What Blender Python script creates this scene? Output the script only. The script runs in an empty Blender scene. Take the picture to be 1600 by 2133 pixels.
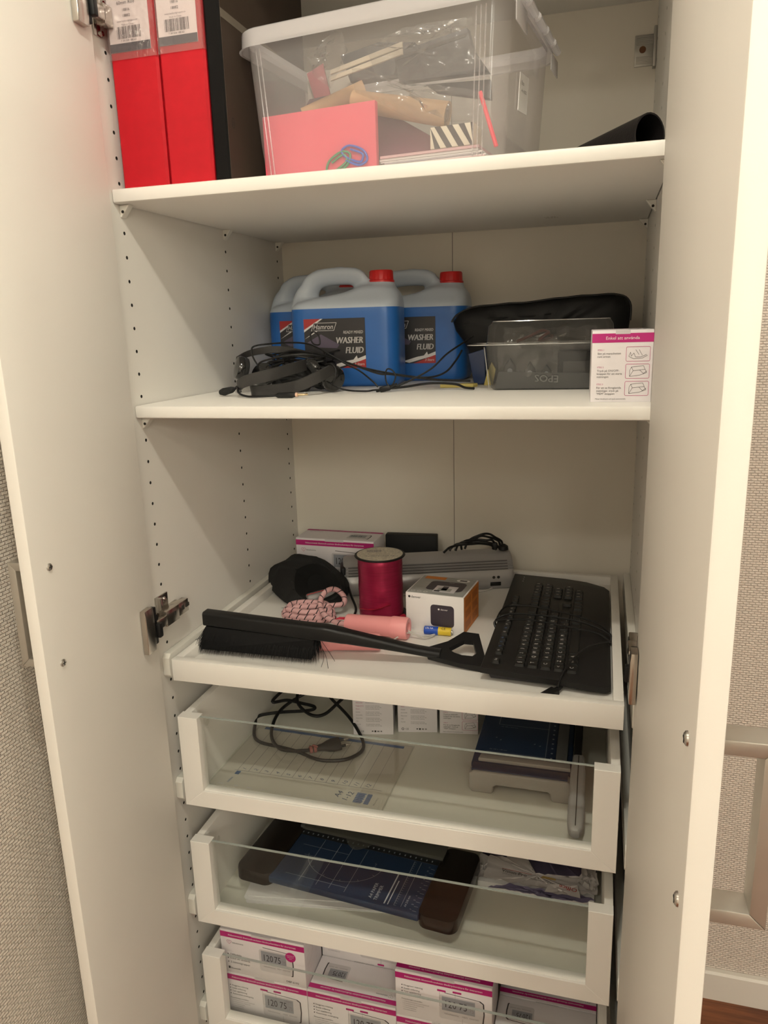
import bpy, bmesh, math, random
from mathutils import Vector, Matrix
random.seed(7)
C = bpy.context.scene.collection
SC = bpy.context.scene
MM = 0.001
PI = math.pi

# ---------------------------------------------------------------- camera
cam_d = bpy.data.cameras.new('camera'); cam = bpy.data.objects.new('camera', cam_d); C.objects.link(cam)
cam_d.sensor_fit = 'HORIZONTAL'; cam_d.sensor_width = 36.0; cam_d.lens = 35.273
cam_d.clip_start = 0.02
right = Vector((0.96157, 0.27305, -0.028769)); down = Vector((0.037974, -0.236035, -0.971002)); fwd = Vector((-0.271923, 0.932594, -0.237333))
cam.matrix_world = Matrix(((right.x, -down.x, -fwd.x, 0.64349), (right.y, -down.y, -fwd.y, -0.92751), (right.z, -down.z, -fwd.z, 1.46851), (0, 0, 0, 1)))
SC.camera = cam
# ---------------------------------------------------------------- light and exposure
W_ = bpy.data.worlds.new('room_air'); SC.world = W_; W_.use_nodes = True
W_.node_tree.nodes['Background'].inputs[0].default_value = (1.0, 0.86, 0.70, 1); W_.node_tree.nodes['Background'].inputs[1].default_value = 0.05
def lamp(name, loc, watts, rad, col):
    d = bpy.data.lights.new(name, 'POINT'); d.energy = watts; d.shadow_soft_size = rad; d.color = col
    o = bpy.data.objects.new(name, d); C.objects.link(o); o.location = loc; return o
WARM = (1.0, 0.955, 0.81)
# first downlight fronts the wardrobe, second stands right; last four: unseen fill added for brightness
LAMPS = [((.57, -.788), 25, .030), ((1.75, -.95), 8, .030), ((.30, -2.0), 17, .07), ((1.75, -2.05), 12, .07), ((1.0, -3.3), 17, .10), ((1.75, -3.3), 56, .22)]
for (lx, ly), e, rad in LAMPS: lamp('downlight_or_fill', (lx, ly, 2.432 if rad < .2 else 2.2), e, rad, WARM)
SC.view_settings.view_transform = 'Standard'; SC.view_settings.look = 'None'
SC.view_settings.exposure = -0.08; SC.view_settings.gamma = 1.0; SC.view_settings.use_curve_mapping = False
try: SC.display_settings.display_device = 'sRGB'
except Exception: pass

# ---------------------------------------------------------------- materials
def lin(c):
    if isinstance(c, str):
        c = [int(c[i:i+2], 16)/255 for i in (0, 2, 4)]
        return tuple((x/12.92 if x <= .04045 else ((x+.055)/1.055)**2.4) for x in c)
    return tuple(c)
def mat(name, col, rough=.5, metal=0.0, var=0.0, scale=30., bump=0.0, bscale=200., spec=.5, sss=0.0, coat=0.0, stretch=(1, 1, 1)):
    m = bpy.data.materials.new(name); m.use_nodes = True
    nt = m.node_tree; b = nt.nodes['Principled BSDF']
    c = lin(col)
    b.inputs['Base Color'].default_value = (*c, 1); b.inputs['Roughness'].default_value = rough; b.inputs['Metallic'].default_value = metal
    b.inputs['Specular IOR Level'].default_value = spec; b.inputs['Coat Weight'].default_value = coat
    if sss: b.inputs['Subsurface Weight'].default_value = sss; b.inputs['Subsurface Radius'].default_value = (.02, .02, .02)
    if var or bump:
        tc = nt.nodes.new('ShaderNodeTexCoord'); mp = nt.nodes.new('ShaderNodeMapping'); nt.links.new(tc.outputs['Object'], mp.inputs[0])
        mp.inputs['Scale'].default_value = stretch
    if var:
        n = nt.nodes.new('ShaderNodeTexNoise'); n.inputs['Scale'].default_value = scale; n.inputs['Detail'].default_value = 4
        nt.links.new(mp.outputs[0], n.inputs['Vector'])
        r = nt.nodes.new('ShaderNodeMapRange'); r.inputs[1].default_value = .3; r.inputs[2].default_value = .7
        r.inputs[3].default_value = 1-var; r.inputs[4].default_value = 1+var; nt.links.new(n.outputs[0], r.inputs[0])
        mx = nt.nodes.new('ShaderNodeMix'); mx.data_type = 'RGBA'; mx.blend_type = 'MULTIPLY'; mx.inputs[0].default_value = 1
        mx.inputs[6].default_value = (*c, 1); nt.links.new(r.outputs[0], mx.inputs[7]); nt.links.new(mx.outputs[2], b.inputs['Base Color'])
    if bump:
        n2 = nt.nodes.new('ShaderNodeTexNoise'); n2.inputs['Scale'].default_value = bscale; n2.inputs['Detail'].default_value = 3
        nt.links.new(mp.outputs[0], n2.inputs['Vector'])
        bp = nt.nodes.new('ShaderNodeBump'); bp.inputs['Strength'].default_value = bump; bp.inputs['Distance'].default_value = .002
        nt.links.new(n2.outputs[0], bp.inputs['Height']); nt.links.new(bp.outputs[0], b.inputs['Normal'])
    return m
def glassy(name, tint, refl=.035, diff=0.0, dcol=(1, 1, 1), rough=.03, crinkle=0.0, cscale=60.):
    """thin clear sheet: lets light through, mirrors by Fresnel, with an optional milky share"""
    m = bpy.data.materials.new(name); m.use_nodes = True; nt = m.node_tree; nt.nodes.clear()
    out = nt.nodes.new('ShaderNodeOutputMaterial'); tr = nt.nodes.new('ShaderNodeBsdfTransparent'); tr.inputs[0].default_value = (*lin(tint), 1)
    gl = nt.nodes.new('ShaderNodeBsdfGlossy'); gl.inputs['Roughness'].default_value = rough
    lw = nt.nodes.new('ShaderNodeLayerWeight'); pw = nt.nodes.new('ShaderNodeMath'); pw.operation = 'POWER'; nt.links.new(lw.outputs['Facing'], pw.inputs[0]); pw.inputs[1].default_value = 5
    fr = nt.nodes.new('ShaderNodeMath'); fr.operation = 'MULTIPLY_ADD'; nt.links.new(pw.outputs[0], fr.inputs[0]); fr.inputs[1].default_value = .9; fr.inputs[2].default_value = refl
    if crinkle:
        tc = nt.nodes.new('ShaderNodeTexCoord'); n2 = nt.nodes.new('ShaderNodeTexVoronoi'); n2.inputs['Scale'].default_value = cscale
        nt.links.new(tc.outputs['Object'], n2.inputs['Vector'])
        bp = nt.nodes.new('ShaderNodeBump'); bp.inputs['Strength'].default_value = crinkle; bp.inputs['Distance'].default_value = .01
        nt.links.new(n2.outputs[0], bp.inputs['Height']); nt.links.new(bp.outputs[0], gl.inputs['Normal']); nt.links.new(bp.outputs[0], lw.inputs['Normal'])
    base = tr.outputs[0]
    if diff:
        df = nt.nodes.new('ShaderNodeBsdfDiffuse'); df.inputs[0].default_value = (*lin(dcol), 1)
        tl = nt.nodes.new('ShaderNodeBsdfTranslucent'); tl.inputs[0].default_value = (*lin(dcol), 1)
        m0 = nt.nodes.new('ShaderNodeMixShader'); m0.inputs[0].default_value = .4
        nt.links.new(df.outputs[0], m0.inputs[1]); nt.links.new(tl.outputs[0], m0.inputs[2])
        m1 = nt.nodes.new('ShaderNodeMixShader'); m1.inputs[0].default_value = diff
        nt.links.new(tr.outputs[0], m1.inputs[1]); nt.links.new(m0.outputs[0], m1.inputs[2]); base = m1.outputs[0]
    m2 = nt.nodes.new('ShaderNodeMixShader'); nt.links.new(fr.outputs[0], m2.inputs[0])
    nt.links.new(base, m2.inputs[1]); nt.links.new(gl.outputs[0], m2.inputs[2]); nt.links.new(m2.outputs[0], out.inputs[0])
    return m

# ---------------------------------------------------------------- mesh helpers (all lengths in millimetres)
def V(*a): return Vector(a)
def frame(o, u, v, w):
    """matrix from local axes u,v,w at origin o (mm)"""
    u, v, w, o = Vector(u), Vector(v), Vector(w), Vector(o)
    return Matrix(((u.x, v.x, w.x, o.x), (u.y, v.y, w.y, o.y), (u.z, v.z, w.z, o.z), (0, 0, 0, 1)))
def rotz(deg, o=(0, 0, 0)):
    return Matrix.Translation(Vector(o)) @ Matrix.Rotation(math.radians(deg), 4, 'Z')
def spline(pts, n=8, closed=False):
    """Catmull-Rom through pts"""
    P = [Vector(p) for p in pts]; out = []; m = len(P)
    rng = m if closed else m-1
    for i in range(rng):
        if closed: a, b, c, d = P[(i-1) % m], P[i], P[(i+1) % m], P[(i+2) % m]
        else: a, b, c, d = P[max(i-1, 0)], P[i], P[i+1], P[min(i+2, m-1)]
        for k in range(n):
            t = k/n
            out.append(.5*((2*b)+(c-a)*t+(2*a-5*b+4*c-d)*t*t+(3*b-3*c+d-a)*t**3))
    if not closed: out.append(P[-1])
    return out
def rrect(w, d, r, n=4, cx=0, cy=0):
    r = min(r, w/2-.01, d/2-.01); o = []
    for (sx, sy, a0) in ((1, 1, 0), (-1, 1, 90), (-1, -1, 180), (1, -1, 270)):
        for k in range(n+1):
            a = math.radians(a0+90*k/n); o.append((cx+sx*(w/2-r)+r*math.cos(a), cy+sy*(d/2-r)+r*math.sin(a)))
    return o
TXT = {}
def text2d(s, font_size):
    if s not in TXT:
        cu = bpy.data.curves.new('t', 'FONT'); cu.body = s; cu.size = 1.0; cu.resolution_u = 2; cu.fill_mode = 'FRONT'
        ob = bpy.data.objects.new('t', cu); C.objects.link(ob)
        dg = bpy.context.evaluated_depsgraph_get(); ev = ob.evaluated_get(dg); me = ev.to_mesh()
        TXT[s] = ([(v.co.x, v.co.y) for v in me.vertices], [tuple(p.vertices) for p in me.polygons])
        ev.to_mesh_clear(); bpy.data.objects.remove(ob); bpy.data.curves.remove(cu)
    vs, fs = TXT[s]
    return [(x*font_size, y*font_size) for x, y in vs], fs
class MB:
    def __init__(s): s.v = []; s.f = []; s.m = []; s.M = None
    def raw(s, vs, fs, mi=0):
        b = len(s.v)
        for p in vs: s.v.append((s.M @ Vector(p)) if s.M else Vector(p))
        for f in fs: s.f.append(tuple(b+i for i in f)); s.m.append(mi)
        return s
    def bm(s, bm, mi=0):
        bm.verts.ensure_lookup_table(); bm.verts.index_update()
        s.raw([v.co.copy() for v in bm.verts], [[v.index for v in f.verts] for f in bm.faces], mi); bm.free(); return s
    def box(s, x0, x1, y0, y1, z0, z1, bev=0.0, seg=2, mi=0):
        bm = bmesh.new(); bmesh.ops.create_cube(bm, size=1.0)
        for v in bm.verts: v.co = Vector(((x0+x1)/2+v.co.x*(x1-x0), (y0+y1)/2+v.co.y*(y1-y0), (z0+z1)/2+v.co.z*(z1-z0)))
        if bev: bmesh.ops.bevel(bm, geom=bm.edges[:], offset=bev, segments=seg, affect='EDGES', profile=.5)
        return s.bm(bm, mi)
    def prism(s, poly, a0, a1, ax='z', bev=0.0, seg=2, mi=0):
        """poly in the two other axes (x,y for z; x,z for y; y,z for x), extruded a0..a1"""
        n = len(poly)
        def P(p, a): return (p[0], p[1], a) if ax == 'z' else ((p[0], a, p[1]) if ax == 'y' else (a, p[0], p[1]))
        bm = bmesh.new(); A = [bm.verts.new(P(p, a0)) for p in poly]; B = [bm.verts.new(P(p, a1)) for p in poly]
        bm.faces.new(A); bm.faces.new(B[::-1])
        for i in range(n): bm.faces.new((A[i], B[i], B[(i+1) % n], A[(i+1) % n]))
        bmesh.ops.recalc_face_normals(bm, faces=bm.faces[:])
        if bev:
            es = [e for e in bm.edges if (e.verts[0] in A and e.verts[1] in A) or (e.verts[0] in B and e.verts[1] in B)]
            bmesh.ops.bevel(bm, geom=es, offset=bev, segments=seg, affect='EDGES', profile=.5)
        return s.bm(bm, mi)
    def loft(s, rings, caps=True, closed=True, mi=0):
        n = len(rings[0]); vs = [p for r in rings for p in r]; fs = []
        for i in range(len(rings)-1):
            for j in range(n if closed else n-1):
                k = (j+1) % n; fs.append((i*n+j, i*n+k, (i+1)*n+k, (i+1)*n+j))
        if caps: fs.append(tuple(range(n-1, -1, -1))); fs.append(tuple((len(rings)-1)*n+j for j in range(n)))
        return s.raw(vs, fs, mi)
    def lathe(s, prof, n=24, ctr=(0, 0, 0), mi=0, caps=True, axis='z'):
        """prof: (radius, height)"""
        rings = []
        for r, h in prof:
            ring = []
            for k in range(n):
                a = 2*PI*k/n; p = (r*math.cos(a), r*math.sin(a), h)
                if axis == 'y': p = (p[0], -h, p[1])
                if axis == 'x': p = (h, p[0], p[1])
                ring.append((p[0]+ctr[0], p[1]+ctr[1], p[2]+ctr[2]))
            rings.append(ring)
        return s.loft(rings, caps, True, mi)
    def tube(s, path, r, n=8, closed=False, mi=0, flat=1.0):
        P = [Vector(p) for p in path]; m = len(P); rings = []; up = Vector((.13, .21, .97)); prev = None
        for i, p in enumerate(P):
            a = P[(i-1) % m] if closed else P[max(i-1, 0)]; b = P[(i+1) % m] if closed else P[min(i+1, m-1)]
            t = (b-a); t = t.normalized() if t.length > 1e-6 else Vector((1, 0, 0))
            if prev is None: x = t.cross(up); x = x if x.length > .05 else t.cross(Vector((1, 0, 0)))
            else: x = prev - t*prev.dot(t)
            x.normalize(); y = t.cross(x); prev = x
            rr = r[i] if isinstance(r, (list, tuple)) else r
            rings.append([p+x*(rr*math.cos(2*PI*k/n))+y*(rr*flat*math.sin(2*PI*k/n)) for k in range(n)])
        if closed: rings.append(rings[0])
        return s.loft(rings, not closed, True, mi)
    def strip(s, path, wv, th, mi=0):
        """flat band along path: wv = width vector (or list), th = thickness"""
        P = [Vector(p) for p in path]; rings = []
        for i, p in enumerate(P):
            a = P[max(i-1, 0)]; b = P[min(i+1, len(P)-1)]; t = (b-a).normalized()
            w = Vector(wv[i] if isinstance(wv, list) else wv); nn = t.cross(w).normalized()*(th/2); h = w/2
            rings.append([p-h-nn, p+h-nn, p+h*1.02, p+h+nn, p-h+nn, p-h*1.02])
        return s.loft(rings, True, True, mi)
    def grid(s, fn, nu, nv, mi=0):
        vs = [fn(i/nu, j/nv) for j in range(nv+1) for i in range(nu+1)]
        fs = [(j*(nu+1)+i, j*(nu+1)+i+1, (j+1)*(nu+1)+i+1, (j+1)*(nu+1)+i) for j in range(nv) for i in range(nu)]
        return s.raw(vs, fs, mi)
    def text(s, t, size, o, u, v, align='l', mi=0, sx=1.0, lift=.25):
        vs, fs = text2d(t, size); xs = [p[0] for p in vs] or [0]
        off = -min(xs) if align == 'l' else (-(max(xs)+min(xs))/2 if align == 'c' else -max(xs))
        o, u, v = Vector(o), Vector(u), Vector(v); n = u.cross(v).normalized()*lift
        return s.raw([o+u*((x+off)*sx)+v*y+n for x, y in vs], fs, mi)
    def quad(s, o, u, v, x0, x1, y0, y1, mi=0, lift=.2, r=0):
        o, u, v = Vector(o), Vector(u), Vector(v); n = u.cross(v).normalized()*lift
        if r: P = rrect(x1-x0, y1-y0, r, 4, (x0+x1)/2, (y0+y1)/2)
        else: P = [(x0, y0), (x1, y0), (x1, y1), (x0, y1)]
        return s.raw([o+u*a+v*b+n for a, b in P], [tuple(range(len(P)))], mi)
    def poly(s, o, u, v, P, mi=0, lift=.2):
        o, u, v = Vector(o), Vector(u), Vector(v); n = u.cross(v).normalized()*lift
        return s.raw([o+u*a+v*b+n for a, b in P], [tuple(range(len(P)))], mi)
    def line(s, o, u, v, pts, w, mi=0, lift=.2):
        for (a, b), (c, d) in zip(pts, pts[1:]):
            L = math.hypot(c-a, d-b) or 1; px, py = -(d-b)/L*w/2, (c-a)/L*w/2
            s.poly(o, u, v, [(a-px, b-py), (c-px, d-py), (c+px, d+py), (a+px, b+py)], mi, lift)
        return s
    def build(s, name, mats, parent=None, smooth=35., kind=None, label=None, recalc=False, mesh_mod=None):
        me = bpy.data.meshes.new(name); me.from_pydata([tuple(p*MM) for p in s.v], [], s.f)
        if not isinstance(mats, (list, tuple)): mats = [mats]
        for m in mats: me.materials.append(m)
        me.polygons.foreach_set('material_index', s.m)
        if recalc:
            bm = bmesh.new(); bm.from_mesh(me); bmesh.ops.recalc_face_normals(bm, faces=bm.faces[:]); bm.to_mesh(me); bm.free()
        if smooth:
            me.polygons.foreach_set('use_smooth', [True]*len(me.polygons))
            me.set_sharp_from_angle(angle=math.radians(smooth))
        me.update()
        o = bpy.data.objects.new(name, me); C.objects.link(o)
        if parent: o.parent = parent
        if kind: o['kind'] = kind
        if label: o['label'] = label
        return o
def thing(name, label, cat, loc=(0, 0, 0), rz=0, group=None):
    o = bpy.data.objects.new(name, None); C.objects.link(o); o.empty_display_size = .02
    o.location = Vector(loc)*MM; o.rotation_euler = (0, 0, math.radians(rz)); tag(o, label, cat, group); return o
def tag(o, label, cat, group=None):
    o['label'] = label; o['category'] = cat
    if group: o['group'] = group
    return o
def dup(root, label, loc, rz=0, group=None):
    r = root.copy(); C.objects.link(r); r.location = Vector(loc)*MM; r.rotation_euler = (0, 0, math.radians(rz)); r['label'] = label
    if group: r['group'] = group
    for ch in list(root.children):
        c = ch.copy(); C.objects.link(c); c.parent = r
        for g in list(ch.children):
            d = g.copy(); C.objects.link(d); d.parent = c
    return r

M = {}
M['white'] = mat('white_lacquer', (.80, .775, .73), .42, var=.012, scale=6, bump=.02, bscale=900)
M['whitedoor'] = mat('white_door_foil', (.80, .77, .72), .5, var=.012, scale=4, bump=.03, bscale=700)
M['whiteplastic'] = mat('white_plastic', (.78, .76, .70), .35)
M['backboard'] = mat('white_backboard', (.80, .75, .66), .6, var=.015, scale=5)
M['drawerfloor'] = mat('drawer_floor_foil', (.68, .67, .59), .45, var=.02, scale=5)
M['dark'] = mat('dark_recess', (.02, .018, .015), .8)
M['steel'] = mat('nickel_steel', (.55, .51, .46), .24, 1.0, var=.05, scale=60)
M['brushed'] = mat('brushed_handle_steel', (.50, .475, .43), .42, .85, var=.06, scale=40, stretch=(1, 1, .05))
M['chrome'] = mat('screw_chrome', (.62, .60, .57), .22, 1.0)
M['black'] = mat('black_plastic', (.007, .007, .0075), .45, spec=.3)
M['blacksoft'] = mat('black_rubber', (.009, .009, .0095), .6, spec=.3)
M['cable'] = mat('black_cable', (.006, .006, .0065), .45, spec=.35)
M['paper'] = mat('white_paper', (.80, .78, .77), .7, var=.01)
M['ink'] = mat('black_ink', (.03, .025, .03), .7)
M['grey_ink'] = mat('grey_ink', (.25, .23, .24), .7)
M['white_ink'] = mat('white_ink', (.82, .80, .78), .6)
M['glass'] = glassy('clear_glass', (.982, .99, .982), rough=.0)
M['glassedge'] = mat('green_glass_edge', (.36, .39, .36), .15)

# ---------------------------------------------------------------- the room
def wallpaper(name, col, ax):
    """woven-glass wallpaper: rows of little raised dashes"""
    m = mat(name, col, .75); nt = m.node_tree; b = nt.nodes['Principled BSDF']
    tc = nt.nodes.new('ShaderNodeTexCoord'); sp = nt.nodes.new('ShaderNodeSeparateXYZ'); nt.links.new(tc.outputs['Object'], sp.inputs[0])
    cb = nt.nodes.new('ShaderNodeCombineXYZ'); nt.links.new(sp.outputs[ax], cb.inputs[0]); nt.links.new(sp.outputs[2], cb.inputs[1])
    br = nt.nodes.new('ShaderNodeTexBrick'); nt.links.new(cb.outputs[0], br.inputs['Vector']); br.inputs['Scale'].default_value = 1
    br.inputs['Brick Width'].default_value = .011; br.inputs['Row Height'].default_value = .0048; br.inputs['Mortar Size'].default_value = .0011; br.inputs['Mortar Smooth'].default_value = 1.0
    ns = nt.nodes.new('ShaderNodeTexNoise'); ns.inputs['Scale'].default_value = 260; nt.links.new(tc.outputs['Object'], ns.inputs['Vector'])
    ad = nt.nodes.new('ShaderNodeMath'); ad.operation = 'MULTIPLY_ADD'; nt.links.new(ns.outputs[0], ad.inputs[0]); ad.inputs[1].default_value = .5
    iv = nt.nodes.new('ShaderNodeMath'); iv.operation = 'SUBTRACT'; iv.inputs[0].default_value = 1; nt.links.new(br.outputs['Fac'], iv.inputs[1]); nt.links.new(iv.outputs[0], ad.inputs[2])
    bp = nt.nodes.new('ShaderNodeBump'); bp.inputs['Strength'].default_value = .9; bp.inputs['Distance'].default_value = .0022
    nt.links.new(ad.outputs[0], bp.inputs['Height']); nt.links.new(bp.outputs[0], b.inputs['Normal'])
    return m
def wood(name):
    m = mat(name, (.2, .06, .02), .38); nt = m.node_tree; b = nt.nodes['Principled BSDF']
    tc = nt.nodes.new('ShaderNodeTexCoord'); mp = nt.nodes.new('ShaderNodeMapping'); mp.inputs['Scale'].default_value = (1.2, 14, 1)
    n = nt.nodes.new('ShaderNodeTexNoise'); n.inputs['Scale'].default_value = 6; n.inputs['Detail'].default_value = 7
    nt.links.new(tc.outputs['Object'], mp.inputs[0]); nt.links.new(mp.outputs[0], n.inputs['Vector'])
    r = nt.nodes.new('ShaderNodeValToRGB'); r.color_ramp.elements[0].position = .3; r.color_ramp.elements[0].color = (.10, .028, .010, 1)
    r.color_ramp.elements[1].position = .72; r.color_ramp.elements[1].color = (.30, .105, .040, 1)
    nt.links.new(n.outputs[0], r.inputs[0]); nt.links.new(r.outputs[0], b.inputs['Base Color']); return m
M['wallx'] = wallpaper('woven_wallpaper_side', (.78, .71, .63), 1)
M['wally'] = wallpaper('woven_wallpaper_back', (.84, .76, .70), 0)
M['wallplain'] = mat('painted_wall', (.80, .76, .69), .8)
M['ceil'] = mat('white_ceiling', (.82, .80, .76), .8)
M['floorwood'] = wood('red_brown_wood')
X0, X1, Y0, Y1, ZC = -78, 2700, -4200, 588, 2470
def struct(name, mb, m, parent=None):
    o = mb.build(name, m, parent, smooth=30); o['kind'] = 'structure'; return o
floor = struct('floor', MB().box(X0-100, X1, Y0, Y1+100, -60, -4), M['dark'])
k = 0
for i in range(21):                                       # boards run along x, staggered
    y0 = 588-i*138
    if i > 4 and i % 2: pass
    for j in range(3):
        a = X0+j*930-(i % 3)*260; b = a+928
        if i > 5: continue
        a, b = max(a, X0), min(b, X1)
        if b-a < 60: continue
        MB().box(a, b, y0-137, y0, -4, 0, .6, 1).build('floor_board', M['floorwood'], floor)
struct('floor_rear', MB().box(X0, X1, Y0, 588-6*138-1, -4, 0), M['floorwood']).name = 'floor.001'
struct('wall_back', MB().box(X0-100, X1+100, Y1, Y1+80, 0, ZC), M['wally'])
wl = MB().box(X0-80, X0, Y0, Y1, 0, 681).box(X0-80, X0, Y0, Y1, 681.8, ZC)
struct('wall_left', wl, M['wallx'])
struct('wall_right', MB().box(X1, X1+80, Y0, Y1, 0, ZC), M['wallplain'])
struct('wall_front', MB().box(X0-80, X1+80, Y0-80, Y0, 0, ZC), M['wallplain'])
struct('ceiling', MB().box(X0-100, X1+100, Y0-80, Y1+80, ZC, ZC+60), M['ceil'])
struct('baseboard_back', MB().prism([(588, 0), (574, 0), (574, 66), (578, 71), (588, 71)], 731, X1, 'x'), M['white'])
struct('baseboard_left', MB().prism([(X0, 0), (X0+14, 0), (X0+14, 66), (X0+10, 71), (X0, 71)], Y0, 574, 'y'), M['white'])

# ---------------------------------------------------------------- the wardrobe
WI, DB = 711.4, 586.0
ward = thing('wardrobe', 'tall white two-door wardrobe standing open against the wallpapered wall', 'wardrobe')
ROWS = (37.0, 335.2, 558.7)
def side_panel(xi, xo, parent):
    """board between x=xi (inner face, drilled) and x=xo"""
    mb = MB(); zs = [60+0.0]; hole_z = [1670-32*k for k in range(-9, 50)]; hole_z = sorted(hole_z); sgn = 1 if xo < xi else -1
    y_edges = [0]; c = 8.0
    for y in ROWS: y_edges += [y-c, y+c]
    y_edges.append(DB)
    for a, b in zip(y_edges[0::2], y_edges[1::2]): mb.raw([(xi, a, 0), (xi, b, 0), (xi, b, 2011), (xi, a, 2011)], [(0, 1, 2, 3)])
    for y in ROWS:
        z0 = hole_z[0]-16; z1 = hole_z[-1]+16
        mb.raw([(xi, y-c, 0), (xi, y+c, 0), (xi, y+c, z0), (xi, y-c, z0)], [(0, 1, 2, 3)])
        mb.raw([(xi, y-c, z1), (xi, y+c, z1), (xi, y+c, 2011), (xi, y-c, 2011)], [(0, 1, 2, 3)])
        for z in hole_z:
            rim = [(xi, y+2.6*math.cos(PI/4*k), z+2.6*math.sin(PI/4*k)) for k in range(8)]
            deep = [(xi-sgn*9, p[1], p[2]) for p in rim]
            outr = [(xi, y+c, z), (xi, y+c, z+16), (xi, y, z+16), (xi, y-c, z+16), (xi, y-c, z), (xi, y-c, z-16), (xi, y, z-16), (xi, y+c, z-16)]
            fs = [(k, (k+1) % 8, 8+(k+1) % 8, 8+k) for k in range(8)]; mb.raw(rim+outr, fs)
            mb.raw(rim+deep, [(k, (k+1) % 8, 8+(k+1) % 8, 8+k) for k in range(8)], 1); mb.raw(deep, [tuple(range(8))], 1)
    a, b = (xi, xo)
    mb.raw([(a, 0, 0), (b, 0, 0), (b, 0, 2011), (a, 0, 2011), (b, DB, 0), (b, DB, 2011), (a, DB, 0), (a, DB, 2011)],
           [(0, 1, 2, 3), (1, 4, 5, 2), (3, 2, 5, 7), (6, 4, 5, 7), (0, 1, 4, 6)])
    return mb.build('side_panel', [M['white'], M['dark']], parent, smooth=0)
side_panel(0, -18, ward); side_panel(WI, WI+18, ward)
MB().box(0, WI, 2, DB, 1993, 2011, .6).build('top_panel', M['white'], ward)
MB().box(0, WI, 2, DB, 60, 78, .6).build('bottom_panel', M['white'], ward)
MB().box(0, WI, 20, 36, 0, 60).build('plinth', M['white'], ward)
MB().box(0, 355.2, DB, DB+1.6, 60, 2005).build('back_panel', M['backboard'], ward)
MB().box(356.2, WI, DB, DB+1.6, 60, 2005).build('back_panel', M['backboard'], ward)
MB().box(353, 358, DB+.7, DB+1.7, 60, 2005).build('back_joint', M['dark'], ward)
# wall brace at the top right of the back
br = MB().box(676, 709, DB-2.2, DB, 1893, 1942, .8).box(706, 711, DB-16, DB, 1888, 1950, .6)
for q in range(5): br.box(679, 706, DB-3.0, DB-2, 1927+q*2.6, 1928.3+q*2.6, 0); br.box(679, 706, DB-3.0, DB-2, 1897+q*2.6, 1898.3+q*2.6, 0)
brace = br.build('wall_brace', mat('grey_zinc', (.42, .41, .38), .4, .6), ward)
MB().lathe([(0, 0), (5.5, 0), (5.5, .6), (0, .6)], 20, (689, DB-2.3, 1919), axis='y').build('bolt_hole', mat('brown_chipboard_hole', (.16, .07, .03), .8), brace)
# shelf supports
for zs in (1642.0, 1352.0):
    for yy in ROWS:
        for s in (0, 1):
            x = lambda d: d if s == 0 else WI-d
            mb = MB().prism([(x(0), zs), (x(15), zs), (x(13), zs-3), (x(2), zs-16), (x(0), zs-16)], yy-6, yy+6, 'y', .8, 1)
            o = mb.build('shelf_support', M['whiteplastic'], ward)
            MB().lathe([(0, 0), (2.1, 0), (2.1, .5), (0, .5)], 8, (x(5), yy-6.1, zs-9), axis='y').build('peg', M['dark'], o)
# ---- doors
def door(H, F, th, sgn, parent, screws, grip_z, grip_s, name):
    """H hinge edge, F free edge of the inner face (x,y); sgn=+1 when the outer face lies towards +x"""
    H, F = Vector((*H, 0)), Vector((*F, 0)); d = (F-H).normalized(); L = (F-H).length; n = Vector((-d.y, d.x, 0)); n = n if n.x*sgn > 0 else -n
    fr = frame(H, d, n, (0, 0, 1))
    mb = MB(); mb.M = fr; mb.box(0, L, 0, th, 8, 2003, 1.6, 2); dr = mb.build('door', M['whitedoor'], parent)
    for (s_, z) in screws:
        mb = MB(); mb.M = fr; mb.lathe([(0, 2.4), (3.2, 2.3), (4.6, 1.2), (4.9, 0)], 14, (s_, 0, z), axis='y', caps=False)
        mb.box(s_-3, s_+3, -2.6, -1.9, z-.5, z+.5, 0, mi=1).box(s_-.5, s_+.5, -2.6, -1.9, z-3, z+3, 0, mi=1)
        mb.build('screw', [M['chrome'], M['dark']], dr)
    # bow handle: flat profile, mitred at both corners
    z0, z1 = grip_z; pj = 36; w = 9; t = 10; s0, s1 = grip_s
    mb = MB(); mb.M = fr
    for (za, zb, zi) in ((z0, z0+t, z0+t), (z1, z1-t, z1-t)):
        P = [(th, za), (th+pj, za), (th+pj-t, zb), (th, zb)]
        mb.prism(P, s0, s1, 'x', .8, 2)
    mb.prism([(th+pj, z0), (th+pj, z1), (th+pj-t, z1-t), (th+pj-t, z0+t)], s0, s1, 'x', .8, 2)
    mb.build('handle', M['brushed'], dr)
    return dr, fr
doorL, frL = door((17, -12), (31, -258), 16, -1, ward, [(216.5, 1208), (216, 1086.5)], (1081, 1213), (204, 222), 'L')
doorR, frR = door((698, -12), (702.3, -510), 16, 1, ward, [(470, 1220.5), (478, 1112)], (1098, 1226), (457, 477), 'R')
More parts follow.
